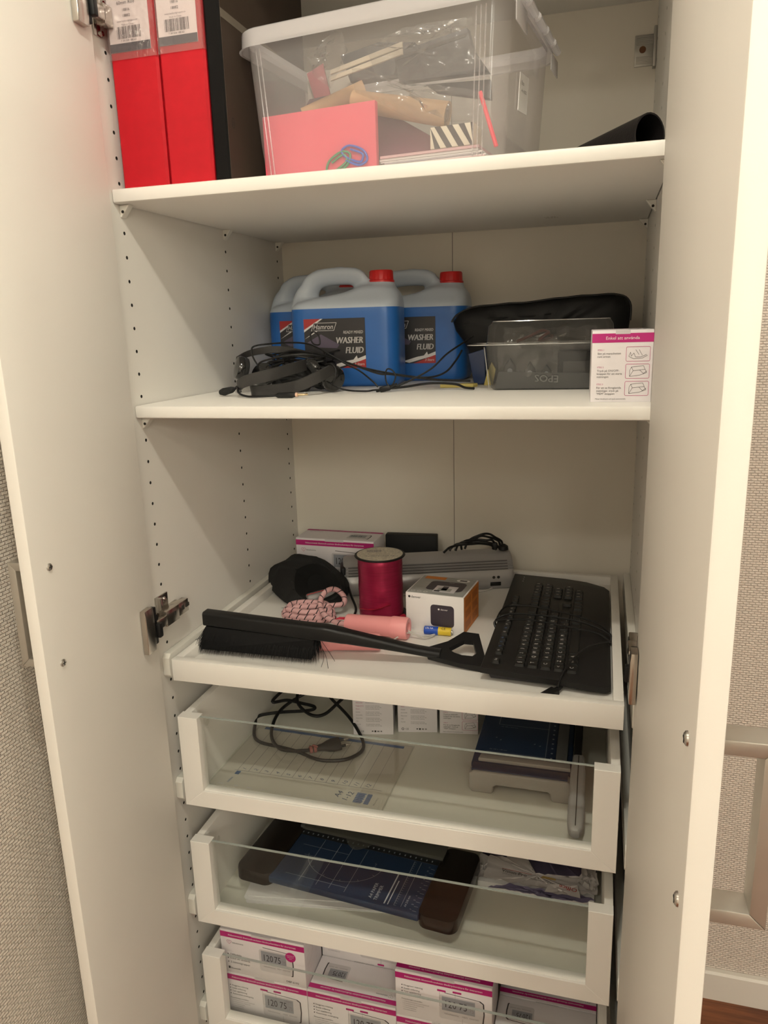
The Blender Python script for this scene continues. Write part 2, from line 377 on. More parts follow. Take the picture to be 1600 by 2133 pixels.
# ---- hinges: cup cover on the door, arm and mounting plate on the side panel
def hinge(zc, side, reach=90):
    fr = frL if side == 0 else frR; h = thing('hinge', '', '', (0, 0, 0)); del h['label']; del h['category']; h.parent = ward
    mb = MB(); mb.M = fr
    mb.prism([(-1, zc-33), (-9, zc-33), (-10, zc-20), (-10, zc+22), (-9, zc+33), (-1, zc+33)], 19, 42, 'x', 1.2, 2)
    mb.build('cup_cover', M['steel'], h)
    mb = MB(); mb.M = fr; mb.box(9, 20, -8, 0, zc-27, zc+30, 1.5).lathe([(0, 0), (5, 0), (5, 4), (0, 4)], 12, (13, -6, zc+14), axis='y').box(4, 14, -14, -2, zc-18, zc+4, 2)
    mb.build('damper', M['black'], h)
    X = (lambda v: v) if side == 0 else (lambda v: WI-v)
    def bx(m_, x0, x1, *r, **k):
        a, b = sorted((X(x0), X(x1))); m_.box(a, b, *r, **k)
    mb = MB(); bx(mb, 12, 22, -20, 14, zc-12, zc+4, 2.0); bx(mb, 9, 22, 10, min(46, reach), zc-15, zc+9, 1.2)
    if reach > 50: bx(mb, 8, 20, 44, 77, zc-13, zc+8, 1.2)
    bx(mb, 0, 9, 18, min(70, reach), zc-10, zc+6, 1.0)
    if reach > 50: bx(mb, 18.5, 22.8, 30, 36, zc-4, zc+2, .8, mi=1); bx(mb, 16.5, 20.6, 56, 64, zc-6, zc+2, .5, mi=1)
    if reach > 50: bx(mb, 17, 20.8, 68, 78, zc-5, zc+1, .5, mi=1)
    mb.build('arm', [M['steel'], M['dark']], h)
    mb = MB(); bx(mb, 0, 2.5, 14, min(48, reach), zc-24, zc+28, 1.0); bx(mb, 2.5, 12, 14, 20, zc+4, zc+28, 1.0)
    for yy, zz in ((26, zc+19), (37, zc+19), (28, zc-19)): mb.lathe([(0, 3.4), (3.2, 2.6), (4.2, 0)], 12, (X(2.5), yy, zz), axis='x', caps=False) if side == 0 else None
    mb.build('mounting_plate', M['chrome'], h)
for zc in (1051, 1868):
    hinge(zc, 0, 90 if zc < 1500 else 28); hinge(zc, 1)
# ---- drawer rails
DZ = (949.0, 731.0, 507.0, 284.0)
def rail(z, side):
    X = (lambda v: v) if side == 0 else (lambda v: WI-v)
    a, b = sorted((X(.2), X(13)))
    mb = MB().prism([(18, z+2), (22, z-3), (560, z-3), (560, z+36), (24, z+36), (18, z+30)], a, b, 'x', 1.2, 2)
    mb.build('drawer_rail', M['whiteplastic'], ward)
for z in DZ: rail(z, 0); rail(z, 1)

# ---------------------------------------------------------------- loose shelves
def shelf(zb, zt, label):
    mb = MB().prism([(19.5, zb), (17.3, zb+1.2), (16.6, zb+3.5), (16.6, zt-3), (17.4, zt-1), (19.5, zt), (578, zt), (578, zb)], 1.6, WI-1.6, 'x')
    o = mb.build('shelf', M['white'], None, smooth=40); tag(o, label, 'shelf', 'white shelves in the wardrobe'); return o
M['stampink'] = mat('faded_stamp_ink', (.30, .27, .23), .7)
up = shelf(1642.3, 1660, 'upper white shelf carrying the red binders and the clear plastic bin')
p_ = MB().text('18 02', 9, V(540, 452, 1642.2), V(1, 0, 0), V(0, -1, 0), 'l', 0, 1, .1).text('20647', 9, V(540, 463, 1642.2), V(1, 0, 0), V(0, -1, 0), 'l', 0, 1, .1); p_.build('ink_stamp', M['stampink'], up, smooth=0)
shelf(1352.3, 1370, 'lower white shelf carrying the washer fluid jugs and headphones')
# ---------------------------------------------------------------- pull-out tray
DX0, DX1, DY = 23.9, 687.4, 7.0
tray = thing('pull_out_tray', 'white shallow pull-out tray with a raised rim holding keyboard, brush and boxes', 'tray', (0, 0, 949))
MB().prism([(DX0, 0), (DX0, 35), (DX1, 35), (DX1, 0)], 0, 14, 'y', .9, 2).build('front_rail', M['white'], tray).location = (0, DY*MM, 0)
MB().box(DX0, DX0+13.5, 21, 545, 2, 35, .7).build('side_rail', M['white'], tray)
MB().box(DX1-13.5, DX1, 21, 545, 2, 35, .7).build('side_rail', M['white'], tray)
MB().box(DX0+13.5, DX1-13.5, 531.5, 545, 2, 35, .7).build('back_rail', M['white'], tray)
MB().box(DX0+13, DX1-13, 20, 532, 12, 19).build('tray_floor', M['white'], tray)
# ---------------------------------------------------------------- glass-front drawers
def drawer(zb, label):
    t = thing('glass_front_drawer', label, 'drawer', (0, 0, zb), 0, 'glass-front drawers')
    H = 156; w = 34; y0, y1 = DY, DY+19
    MB().prism([(DX0, 0), (DX1, 0), (DX1-w, w-5), (DX0+w, w-5)], y0, y1, 'y', .5, 1).build('bottom_rail', M['white'], t)
    MB().box(DX0+w-2, DX1-w+2, y0+4, y1, 20, w-4.2, .6).build('glazing_bead', M['white'], t)
    MB().prism([(DX0, 0), (DX0+w, w-5), (DX0+w, H), (DX0, H)], y0, y1, 'y', .5, 1).build('stile', M['white'], t)
    MB().prism([(DX1, 0), (DX1-w, w-5), (DX1-w, H), (DX1, H)], y0, y1, 'y', .5, 1).build('stile', M['white'], t)
    g = MB().box(DX0+w-8, DX1-w+8, y0+8.5, y0+12.5, w-8, H-1.2)
    g = g.build('glass_pane', M['glass'], t)
    e = MB().box(DX0+w-8, DX1-w+8, y0+8.4, y0+12.6, H-1.3, H-.6).build('pane_edge', M['glassedge'], g)
    for s in (0, 1):
        xa, xb = (DX0, DX0+12.5) if s == 0 else (DX1-12.5, DX1)
        sd = MB().box(xa, xb, y1, 552, 3, H-2, .8).build('side', M['white'], t)
        xi = DX0+12.5 if s == 0 else DX1-12.5
        for (yy, zz) in ((72, 113), (56, 40)):
            MB().lathe([(0, .7), (5.6, .7), (6.2, .2), (6.2, 0)] if s == 0 else [(0, -.7), (5.6, -.7), (6.2, -.2), (6.2, 0)], 18, (xi, yy, zz), axis='x', caps=False).build('cover_cap', M['whiteplastic'], sd)
    MB().box(DX0+12.5, DX1-12.5, 540, 552, 3, H-2, .8).build('back', M['white'], t)
    MB().box(DX0+12, DX1-12, y1-6, 541, 4, 10).build('drawer_floor', M['drawerfloor'], t)
    return t
drawer(731, 'topmost glass-front drawer, with the power cord and index sheets inside')
drawer(507, 'middle glass-front drawer, with the dark blue paper trimmer lying askew')
drawer(284, 'lowest glass-front drawer, packed with pink-banded boxes')

# ================================================================ UPPER SHELF
S1 = 1660.0; S2 = 1370.0; TF = 968.0
M['red'] = mat('red_binder_cloth', (.45, .004, .012), .6, spec=.3, var=.05, scale=60, bump=.06, bscale=1800)
M['redplastic'] = mat('red_plastic', (.60, .012, .012), .4)
M['binderblack'] = mat('black_binder_cloth', (.0045, .004, .004), .7, spec=.12)
M['pocket'] = glassy('clear_pocket_film', (.93, .90, .90), diff=.08, dcol=(.9, .8, .8), rough=.12, crinkle=.15, cscale=120)
M['darkband'] = mat('slate_print', (.045, .05, .065), .6)
def barcode(mb, o, u, v, w, h, mi, seed=3):
    r = random.Random(seed); x = 0
    while x < w-.8:
        a = r.choice((.45, .8, 1.2)); mb.quad(o, u, v, x, min(x+a, w), 0, h, mi); x += a+r.choice((.5, .8, 1.1))
def ellipse_ring(mb, o, u, v, rx, ry, w, mi, n=28):
    P = [(rx*math.cos(2*PI*k/n), ry*math.sin(2*PI*k/n)) for k in range(n+1)]; mb.line(o, u, v, P, w, mi)
def binder(x0, x1, y0, label, col, card, tilt=0.0, grp=None):
    w = x1-x0; D, H = 285, 318
    t = thing('ring_binder', label, 'binder', (x0, y0, S1), 0, grp)
    mb = MB(); P = [(0, D), (0, 3), (3, 0), (w-3, 0), (w, 3), (w, D), (w-3, D), (w-3, 4), (3, 4), (3, D)]
    mb.prism(P, 0, H, 'z', .4, 1); mb.build('cover', col, t)
    MB().box(4, w-4, 8, D-14, 4, H-16).build('pages', M['paper'], t)
    if card:
        z0 = 162
        c = MB().box(2.5, w-7.5, -.9, -.2, z0+3, H-6, 0); MBk = c; cd = c.build('label_card', M['paper'], t)
        p = MB(); o, u, v = (0, -1.0, z0), (1, 0, 0), (0, 0, 1)
        p.quad(o, u, v, 2.5, w-7.5, 3, 13, 1)
        cx = w/2-4
        p.text('Actual', 10.5, V(cx, -1.0, z0+71), u, v, 'c', 0, .9); ellipse_ring(p, V(cx, -1.0, z0+74.5), u, v, 18, 9, .5, 0); ellipse_ring(p, V(cx, -1.0, z0+74.5), u, v, 16.5, 7.8, .3, 0)
        p.text('60mm Röd', 5.6, V(cx, -1.0, z0+57), u, v, 'c', 0, 1.05); p.text('18816', 4.6, V(cx, -1.0, z0+49), u, v, 'c', 0); p.text('18882', 4.6, V(cx, -1.0, z0+42.5), u, v, 'c', 0)
        p.text('www.hedlundgruppen.se', 3.0, V(cx, -1.0, z0+37), u, v, 'c', 2); p.text('Made in China', 3.0, V(cx, -1.0, z0+33), u, v, 'c', 2)
        barcode(p, V(cx-16, -1.0, z0+18), u, v, 34, 14, 0); p.text('7 391504 188163', 3.2, V(cx, -1.0, z0+14.6), u, v, 'c', 0)
        p.build('printed_text', [M['ink'], M['darkband'], M['grey_ink']], cd, smooth=0)
        pk = MB().box(.6, w-.6, -1.9, -1.5, z0-6, H-4, 0).box(w-.5, w+.3, -1.5, 40, z0-6, H-4, 0); pk.build('label_pocket', M['pocket'], t)
    return t
binder(11.0, 80.0, 30, 'left red ring binder with white spine label, beside the drilled side panel', M['red'], True)
binder(82.4, 147.2, 30, 'right red ring binder with white spine label, next to the black binder', M['red'], True)
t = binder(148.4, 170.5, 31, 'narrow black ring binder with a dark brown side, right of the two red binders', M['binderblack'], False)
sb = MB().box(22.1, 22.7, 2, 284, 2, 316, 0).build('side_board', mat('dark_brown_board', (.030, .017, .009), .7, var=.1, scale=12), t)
MB().box(22.7, 23, 2, 284, 190, 200, 0).build('pale_strip', mat('greige_strip', (.13, .11, .085), .7), sb)  # paler band running along the side board
p = MB(); ellipse_ring(p, (22.75, 17, 72), (0, 1, 0), (0, 0, 1), 4, 6, 1.2, 0); p.text('#', 9, (22.75, 17, 69), (0, 1, 0), (0, 0, 1), 'c', 0); p.build('printed_mark', M['dark'], sb, smooth=0)

# ---- clear plastic bin
M['binplastic'] = glassy('milky_clear_plastic', (.96, .95, .95), refl=.03, diff=.24, dcol=(.90, .87, .88), rough=.12)
M['binrim'] = glassy('milky_plastic_rim', (.94, .93, .93), refl=.05, diff=.55, dcol=(.88, .86, .88), rough=.15)
BS = .95; BO = (203.5, 74.0, S1-9.6)
binm = Matrix.Translation(Vector(BO)*MM) @ Matrix.Rotation(math.radians(-7), 4, 'Z') @ Matrix.Scale(BS, 4)
bin_ = thing('storage_bin', 'large clear plastic storage bin full of stationery and bagged items on the upper shelf', 'storage bin', BO, -7); bin_.scale = (BS,)*3
BW, BD, BH, BX = 346.0, 232.0, 200.0, -12.0
def bin_ring(z, e, r=26, dz=0, n=6): return [(x, y, z) for x, y in rrect(BW+2*e, BD+2*e, r, n, BW/2+BX, BD/2)]
mb = MB(); rings = [bin_ring(11, -9, 18), bin_ring(11.2, -2, 24), bin_ring(16, 0), bin_ring(60, 3.5), bin_ring(120, 7), bin_ring(BH-12, 11), bin_ring(BH, 12)]
mb.loft(rings, False); mb.raw(rings[0], [tuple(range(len(rings[0])))])
mb.build('bin_body', M['binplastic'], bin_, smooth=50)
mb = MB(); lipr = [bin_ring(BH-22, 22, 32), bin_ring(BH-21, 19.5, 32), bin_ring(BH-1, 18.5, 31), bin_ring(BH+2, 16, 30), bin_ring(BH+2, 12, 27), bin_ring(BH-14, 11, 27)]
mb.loft(lipr, False)
mb.build('bin_rim', M['binrim'], bin_, smooth=50)
BW = 334.0
for (ya, yb, d) in ((-14, 42, 46), (BD-34, BD+14, 42)):          # deep corner skirts on the right side
    MB().box(BW+20.4, BW+22, ya, yb, BH-d, BH-20, .5).build('rim_skirt', M['binrim'], bin_)
for ya, yb in ((2, 40), (44, 92), (98, 146), (150, 196), (202, 248)):
    MB().tube([(BW+21, ya, BH-7), (BW+21, ya+2, BH-7), (BW+21, yb-2, BH-7), (BW+21, yb, BH-7)], [4.5, 6.2, 5.2, 3.5], 10).build('grip_rib', M['binrim'], bin_)
for x in (20, 26): MB().tube([(x+BX, -1.5, 8), (x+BX-9, -9.5, BH-22)], .9, 6).build('corner_rib', M['binplastic'], bin_)
for x in (298, 304, 310): MB().tube([(x, -1.5, 8), (x+8, -9.5, BH-22)], .9, 6).build('corner_rib', M['binplastic'], bin_)
BW = 334.0
mb = MB(); mb.M = frame((BW+6.5, 60, 76), (0, 1, .10), (-1, 0, 0), (.06, 0, 1)); mb.box(0, 50, -.8, 0, 0, 44, 0)
lab = mb.build('paper_label', M['paper'], bin_)
mb = MB(); o, u, v = V(BW+8.6, 60, 76), V(0, 1, .10), V(.06, 0, 1); mb.text('Ruta', 7, o+u*5+v*30, u, v, 'l', 0); mb.text('Art nr 300222', 5, o+u*5+v*22, u, v, 'l', 0); mb.build('printed_text', M['ink'], lab, smooth=0)
# ---- what the bin holds (each thing rests inside it)
def inbin(x, y, z):
    p = binm @ (Vector((x, y, z))*MM); return p/MM
def item(name, label, cat, x, y, z, grp=None):
    t = thing(name, label, cat, inbin(x, y, z), -7, grp); t.scale = (BS,)*3; return t
M['pink'] = mat('pink_paper', (.72, .10, .15), .65)
M['slate'] = mat('slate_grey_card', (.018, .020, .026), .55)
M['kraft'] = mat('brown_kraft_paper', (.52, .33, .18), .7, var=.06, scale=40)
M['cream'] = mat('cream_card', (.72, .66, .54), .6)
M['mauve'] = mat('mauve_card', (.26, .09, .13), .6)
M['polybag'] = glassy('crinkled_polybag', (.93, .93, .93), refl=.06, diff=.05, dcol=(.85, .84, .82), rough=.09, crinkle=.9, cscale=45)
t = item('pink_notepad', 'pink rectangular notepad standing against the front inside the clear bin', 'notepad', 5, 5, 4)
MB().box(-11, 160, 0, 9, 12, 94, .8).build('page_block', M['pink'], t); MB().box(-10.5, 159, 9, 10.5, 12, 93.5).build('backing_board', M['mauve'], t)
def clip(mb, o, u, v, L, W):
    P = [(-W/2, L*.25), (-W/2, -L*.5+W/2), (0, -L/2), (W/2, -L*.5+W/2), (W/2, L*.5-W/2), (0, L/2), (-W*.3, L*.5-W/2), (-W*.3, -L*.25), (0, -L*.33), (W*.28, -L*.25), (W*.28, L*.2)]
    o, u, v = Vector(o), Vector(u), Vector(v); mb.tube(spline([o+u*a+v*b for a, b in P], 4), 1.5, 6)
for nm, c, x, z, a, lab_ in (('blue', (.03, .10, .50), 134, 34, 68, 'big blue plastic paperclip in front of the pink notepad'), ('green', (.05, .28, .12), 110, 27, 118, 'big green plastic paperclip in front of the pink notepad')):
    m_ = mat(nm+'_plastic_clip', c, .4); mb = MB(); a = math.radians(a)
    clip(mb, (0, 0, 0), (math.cos(a), 0, math.sin(a)), (-math.sin(a), 0, math.cos(a)), 40, 19)
    o = mb.build('paperclip', m_); tag(o, lab_, 'paperclip'); o.location = inbin(x, 2.2, z)*MM; o.rotation_euler = (0, 0, math.radians(-7)); o.scale = (BS,)*3
t = item('paper_stack', 'low stack of white and pink paper sheets lying at the bottom right of the bin', 'paper', 172, 8, 12)
r = random.Random(4); z = 0.0
for i in range(8):
    c = (M['paper'], M['paper'], mat('rose_paper', (.62, .40, .42), .7), M['paper'], mat('grey_paper', (.45, .42, .44), .7))[i % 5]; th = r.choice((2.0, 3.0, 3.4))
    MB().box(r.uniform(-6, 2), 148-i*2-r.uniform(0, 10), r.uniform(0, 6), 180, z, z+th-.3, 0).build('sheet', c, t); z += th
zs = z+12
t = item('striped_box', 'small box with black and white diagonal stripes on the paper stack', 'box', 238, 12, zs+1)
MB().box(0, 58, 0, 40, 0, 26, .8).build('carton', M['cream'], t)
mb = MB()
for q in range(5):
    a = -10+q*16; P = [(a, 26), (a+8, 26), (a+24, 0), (a+16, 0)]; P = [(min(max(x, .3), 57.7), y) for x, y in P]; mb.poly((0, -.1, 0), (1, 0, 0), (0, 0, 1), P, 0)
mb.build('stripes', M['ink'], t, smooth=0)
o = MB().tube([(0, 0, 0), (-20, 3, 62)], 2.6, 8).build('pink_straw', mat('neon_pink_plastic', (.90, .06, .10), .4)); tag(o, 'neon pink stick leaning in the right front corner of the bin', 'stick'); o.location = inbin(325, 14, 26)*MM
def roll(name, label, cat, a, b, ra, rb, m_, inner):
    a, b = Vector(a), Vector(b); t = item(name, label, cat, *a); ax = (b-a); L = ax.length; ax.normalize(); s = ax.cross(Vector((0, 0, 1))).normalized(); w = s.cross(ax)
    mb = MB(); mb.M = frame((0, 0, 0), s, w, ax); mb.lathe([(ra, 0), (rb, L), (rb*.86, L), (ra*.86, 0)], 20, caps=False); mb.loft([[(ra*math.cos(q*PI/10), ra*math.sin(q*PI/10), .2) for q in range(20)], [(.01, 0, .2)]*20], False) if False else None
    mb.build('rolled_sheet', m_, t)
    mb = MB(); mb.M = frame((0, 0, 0), s, w, ax); mb.lathe([(ra*.5, 2), (rb*.52, L-1), (rb*.40, L-1), (ra*.4, 2)], 16, caps=False); mb.build('inner_roll', inner, t)
    return t
roll('kraft_roll', 'brown kraft paper roll lying across the middle of the bin', 'paper roll', (120, 36, 110), (252, 44, 78), 13, 16, M['kraft'], mat('dark_kraft', (.30, .17, .09), .8))
roll('kraft_roll', 'brown kraft paper roll sloping up behind the pink notepad', 'paper roll', (30, 60, 106), (112, 95, 138), 12, 14, M['kraft'], M['cream'])
t = item('card_folder', 'mauve card folder wedged low behind the kraft roll', 'folder', 140, 66, 40)
MB().prism([(0, 0), (96, -4), (94, 12), (12, 62), (0, 66)], 0, 5, 'y', .8).build('cover', M['mauve'], t)
def slab(name, label, cat, P, y, th, m_, part='body', dy=0):
    """P: outline in bin x,z"""
    x0 = min(p[0] for p in P); z0 = min(p[1] for p in P); t = item(name, label, cat, x0, y, z0)
    MB().prism([(a-x0, b-z0) for a, b in P], 0, th, 'y', min(2.0, th/4)).build(part, m_, t); return t
t = slab('slate_pouch', 'slate grey flat pouch at the top right of the bin, in a polybag', 'pouch', [(176, 162), (278, 176), (286, 150), (306, 122), (184, 126)], 44, 16, M['slate'], 'pouch_body')
MB().prism([(4, 34), (104, 48), (100, 43), (6, 30)], -1.2, 0, 'y', .3, 1).build('flap_edge', M['dark'], t)
t = slab('slate_pouch', 'second slate grey pouch, below the first one near the right corner of the bin', 'pouch', [(214, 124), (303, 118), (304, 94), (230, 112)], 62, 12, M['slate'], 'pouch_body')
t = slab('slate_case', 'slate grey soft case behind the white sticks in the bin', 'case', [(78, 186), (136, 194), (190, 186), (166, 172), (160, 150), (92, 150)], 88, 22, M['slate'], 'case_body')
t = slab('dark_pouch', 'dark plum pouch with a pointed end left of the kraft rolls', 'pouch', [(12, 130), (20, 140), (78, 142), (92, 150), (60, 118), (38, 108), (26, 122)], 98, 14, mat('plum_card', (.060, .036, .048), .45), 'pouch_body')
t = slab('maroon_card', 'maroon card sticking up at the upper left of the bin', 'card', [(2, 184), (30, 194), (40, 150), (22, 120)], 128, 3, mat('maroon_card', (.30, .06, .08), .6), 'card_sheet')
t = slab('cream_card', 'grey-beige card sheet leaning at the left end of the bin', 'card', [(-2, 60), (-4, 190), (60, 186), (95, 120), (90, 40)], 140, 2, mat('greige_sheet', (.38, .35, .31), .7), 'card_sheet')
for k_, (dz, lab_) in enumerate(((0, 'upper of two white flat sticks poking left in the bin'), (-8, 'lower of two white flat sticks poking left in the bin'))):
    o = MB().prism([(0, 0), (0, 5.5), (106, 24), (106, 17)], 0, 4, 'y', .8).build('white_stick', M['cream']); tag(o, lab_, 'stick', 'white sticks in the bin'); o.location = inbin(88, 33, 146+dz)*MM; o.rotation_euler = (0, 0, math.radians(-7)); o.scale = (BS,)*3
def crumple(name, label, P, y, seed, amp=8, parent=None):
    """polybag: a crumpled clear sheet filling outline P (bin x,z)"""
    r = random.Random(seed); cx = sum(p[0] for p in P)/len(P); cz = sum(p[1] for p in P)/len(P); n = len(P); rings = []
    for q in (1.0, .78, .52, .26, .02):
        ring = []
        for i in range(n*3):
            a, b = P[i//3], P[(i//3+1) % n]; f = (i % 3)/3; x = a[0]+(b[0]-a[0])*f; z = a[1]+(b[1]-a[1])*f
            jx = r.uniform(-1, 1)*4 if q < 1 else r.uniform(-1, 1)*2
            ring.append((cx+(x-cx)*q+jx, r.uniform(-1, 1)*amp*(.4 if q == 1 else 1)-(1-q)*8, cz+(z-cz)*q+r.uniform(-1, 1)*3))
        rings.append([(a-cx, b, c-cz) for a, b, c in ring])
    o = MB().loft(rings, False).build('polybag', M['polybag'], smooth=22); tag(o, label, 'plastic bag', 'polybags in the bin'); o.location = inbin(cx, y, cz)*MM; o.rotation_euler = (0, 0, math.radians(-7)); o.scale = (BS,)*3; return o
crumple('polybag', 'crumpled clear polybag at the upper left, by the white sticks', [(60, 168), (84, 186), (112, 192), (122, 168), (92, 124), (66, 146)], 22, 1, 6)
crumple('polybag', 'clear polybag spread over the kraft roll at mid right', [(126, 146), (160, 132), (230, 112), (310, 92), (296, 58), (230, 62), (132, 112)], 16, 2, 6)
crumple('polybag', 'clear polybag covering the slate pouch at the top right', [(140, 168), (200, 184), (290, 178), (310, 124), (240, 116), (160, 130)], 26, 3, 6)
crumple('polybag', 'crumpled polybag along the top edge of the bin', [(150, 190), (200, 200), (270, 196), (270, 178), (180, 176)], 70, 5, 8)
# ---- sheath
M['leather'] = mat('black_leather', (.008, .0065, .007), .42, spec=.35, var=.1, scale=80, bump=.15, bscale=300)
t = thing('leather_sheath', 'black tapered leather tube with a rivet lying right of the clear bin', 'sheath', (600, 210, S1))
a, b = Vector((-66, 140, 24)), Vector((88, -86, 27)); ax = (b-a).normalized(); s_ = ax.cross(Vector((0, 0, 1))).normalized(); w_ = s_.cross(ax); L = (b-a).length
mb = MB(); mb.M = frame(a, s_, w_, ax)
P = [(15, 17), (20, 24), (24, 30)]
mb.loft([[(rx*math.cos(q*PI/14), ry*math.sin(q*PI/14)*(.9 if q > 14 else 1), h) for q in range(28)] for rx, ry, h in ((16, 19, 0), (19, 22, L*.45), (22, 26, L), (20, 24, L), (16, 20, L*.45))], False)
mb.build('tube_body', M['leather'], t)
mb = MB(); mb.M = frame(a, s_, w_, ax); q = math.radians(142); mb.M = mb.M @ Matrix.Translation(Vector((21.8*math.cos(q), 25.6*math.sin(q), L-14))) @ Matrix.Rotation(q, 4, 'Z') @ Matrix.Rotation(PI/2, 4, 'Y')
mb.lathe([(4, 0), (3.6, 1.2), (2, 2), (0, 2.1)], 14, caps=False); mb.build('rivet', M['steel'], t)

# ================================================================ boxed blood-pressure monitors
M['box'] = mat('white_carton', (.78, .74, .76), .5)
M['magenta'] = mat('magenta_print', (.46, .012, .17), .5)
M['lcd'] = mat('lcd_print', (.30, .31, .34), .5)
M['greyprint'] = mat('pale_grey_print', (.60, .57, .58), .5)
PRINT = None
BAND = 'Helautomatisk bluetooth-ansluten blodtrycksmätare för överarmen'
def heart(mb, o, u, v, s, mi):
    o, u, v = Vector(o), Vector(u), Vector(v)
    P = []
    for k in range(25):
        a = 2*PI*k/24; P.append((s*.062*16*math.sin(a)**3/2, s*.062*(13*math.cos(a)-5*math.cos(2*a)-2*math.cos(3*a)-math.cos(4*a))/2))
    mb.line(o, u, v, P, .5, mi); mb.line(o, u, v, [(-s*.15, s*.05), (-s*.02, -s*.08), (s*.12, s*.1)], .4, mi)
def monitor(mb, o, u, v, w, h):
    """printed picture of the monitor: pale body, black side bar, grey display with 120 75"""
    o, u, v = Vector(o), Vector(u), Vector(v)
    mb.quad(o, u, v, 0, w, 0, h, 4, .15, 4); P = [(w*.12, h*1.10), (w*.90, h*1.04), (w*.985, h*.95), (w*1.0, h*.5), (w*.97, h*.02), (w*.93, h*.02)]
    mb.line(o, u, v, P[:2], 1.0, 0); mb.line(o, u, v, P[1:5], 2.0, 0); mb.line(o, u, v, P[4:], 1.6, 0)
    mb.quad(o, u, v, w*.06, w*.80, h*.36, h*.94, 3, .22)
    mb.text('120', h*.42, o+u*w*.14+v*h*.50, u, v, 'l', 0, .72, .3); mb.text('75', h*.42, o+u*w*.45+v*h*.50, u, v, 'l', 0, .72, .3)
    mb.text('75', h*.24, o+u*w*.68+v*h*.48, u, v, 'l', 2, .7, .3); ellipse_ring(mb, o+u*w*.71+v*h*.58, u, v, w*.06, h*.14, .35, 2)
    mb.line(o, u, v, [(w*.56, h*.86), (w*.76, h*.86)], .7, 2, .3); mb.line(o, u, v, [(w*.16, h*.44), (w*.28, h*.44)], .6, 2, .3); mb.line(o, u, v, [(w*.44, h*.44), (w*.56, h*.44)], .6, 2, .3)
    mb.text('hälsohemma', h*.10, o+u*w*.12+v*h*.20, u, v, 'l', 2, 1, .3); mb.text('MEM', h*.09, o+u*w*.52+v*h*.20, u, v, 'l', 2, 1, .3); mb.text('ON/OFF', h*.09, o+u*w*.68+v*h*.20, u, v, 'l', 2, 1, .3)
def face_front(mb, o, u, v, w, h):
    o, u, v = Vector(o), Vector(u), Vector(v)
    mb.quad(o, u, v, 0, w, h-15, h-4, 1); mb.text(BAND, 5.0, o+u*w*.5+v*(h-11.2), u, v, 'c', 5, .92, .35)
    heart(mb, o+u*16+v*(h-24), u, v, 9, 1); mb.text('hälsohemma', 4.2, o+u*22+v*(h-26), u, v, 'l', 0)
    for i, s in enumerate(('Tillförlitlig', 'Enkel att använda', '2 minnesgrupper')):
        mb.quad(o, u, v, 11, 13, h-50.5-8*i, h-48.5-8*i, 0); mb.text(s, 5.4, o+u*16+v*(h-51-8*i), u, v, 'l', 0)
    mb.quad(o, u, v, 11, 14.6, 8, 13, 0); mb.text('Bluetooth', 4.6, o+u*16+v*8.5, u, v, 'l', 0); mb.text('DBP-6193', 5.6, o+u*(w-36)+v*5, u, v, 'l', 0)
    monitor(mb, o+u*w*.46+v*18, u, v, w*.40, h*.50)
    P = [(9.5*math.cos(2*PI*k/26), 9.5*math.sin(2*PI*k/26)) for k in range(26)]; c = o+u*w*.835+v*(h*.66); mb.poly(c, u, v, P, 1, .45)
    for i, s in enumerate(('Kompatibel till', 'hälsohemma', 'appen')): mb.text(s, 2.3, c+v*(2.6-3*i), u, v, 'c', 5, 1, .6)
def face_list(mb, o, u, v, w, h):
    o, u, v = Vector(o), Vector(u), Vector(v)
    mb.quad(o, u, v, 0, w, h-15, h-4, 1); mb.text(BAND, 5.0, o+u*w*.5+v*(h-11.2), u, v, 'c', 5, .92, .35)
    for i, s in enumerate(('Noggrann mätning', 'Snabb avläsning', 'Tyst uppblåsning', 'Automatisk avstängning')):
        mb.quad(o, u, v, 10, 11.8, h-28-6*i, h-26.2-6*i, 0); mb.text(s, 4.2, o+u*14+v*(h-28.5-6*i), u, v, 'l', 0)
    mb.text('Förpackningen innehåller:', 3.4, o+u*10+v*(h-55), u, v, 'l', 0)
    for i, s in enumerate(('1 st blodtrycksmätare med bluetooth', '1 st manschett för överarmen', '1 st användarmanual', '1 st förvaringspåse', '4 st AAA-batterier')): mb.text(s, 2.9, o+u*12+v*(h-59.5-4*i), u, v, 'l', 2)
    monitor(mb, o+u*w*.46+v*12, u, v, w*.46, h*.52)
    for (x, y, x2, y2) in ((w*.44, h*.72, w*.49, h*.40), (w*.60, h*.74, w*.62, h*.60)):
        mb.quad(o, u, v, x, x+14, y, y+3.6, 1, .4, 1); mb.line(o, u, v, [(x+4, y), (x+4, y2), (x2, y2)], .4, 2, .35)
    mb.quad(o, u, v, w*.66, w*.66+12, 2, 5.4, 1, .4, 1); mb.line(o, u, v, [(w*.70, 5), (w*.70, 18)], .4, 2, .35)
def face_top(mb, o, u, v, w, h, band=True):
    o, u, v = Vector(o), Vector(u), Vector(v)
    if band: mb.quad(o, u, v, 0, w, h-14, h-5, 1); mb.text(BAND, 4.6, o+u*w*.5+v*(h-11), u, v, 'c', 5, .92, .35)
    monitor(mb, o+u*w*.62+v*h*.18, u, v, w*.28, h*.40); heart(mb, o+u*14+v*(h-20), u, v, 8, 2); mb.text('hälsohemma', 4, o+u*20+v*(h-21.6), u, v, 'l', 0)
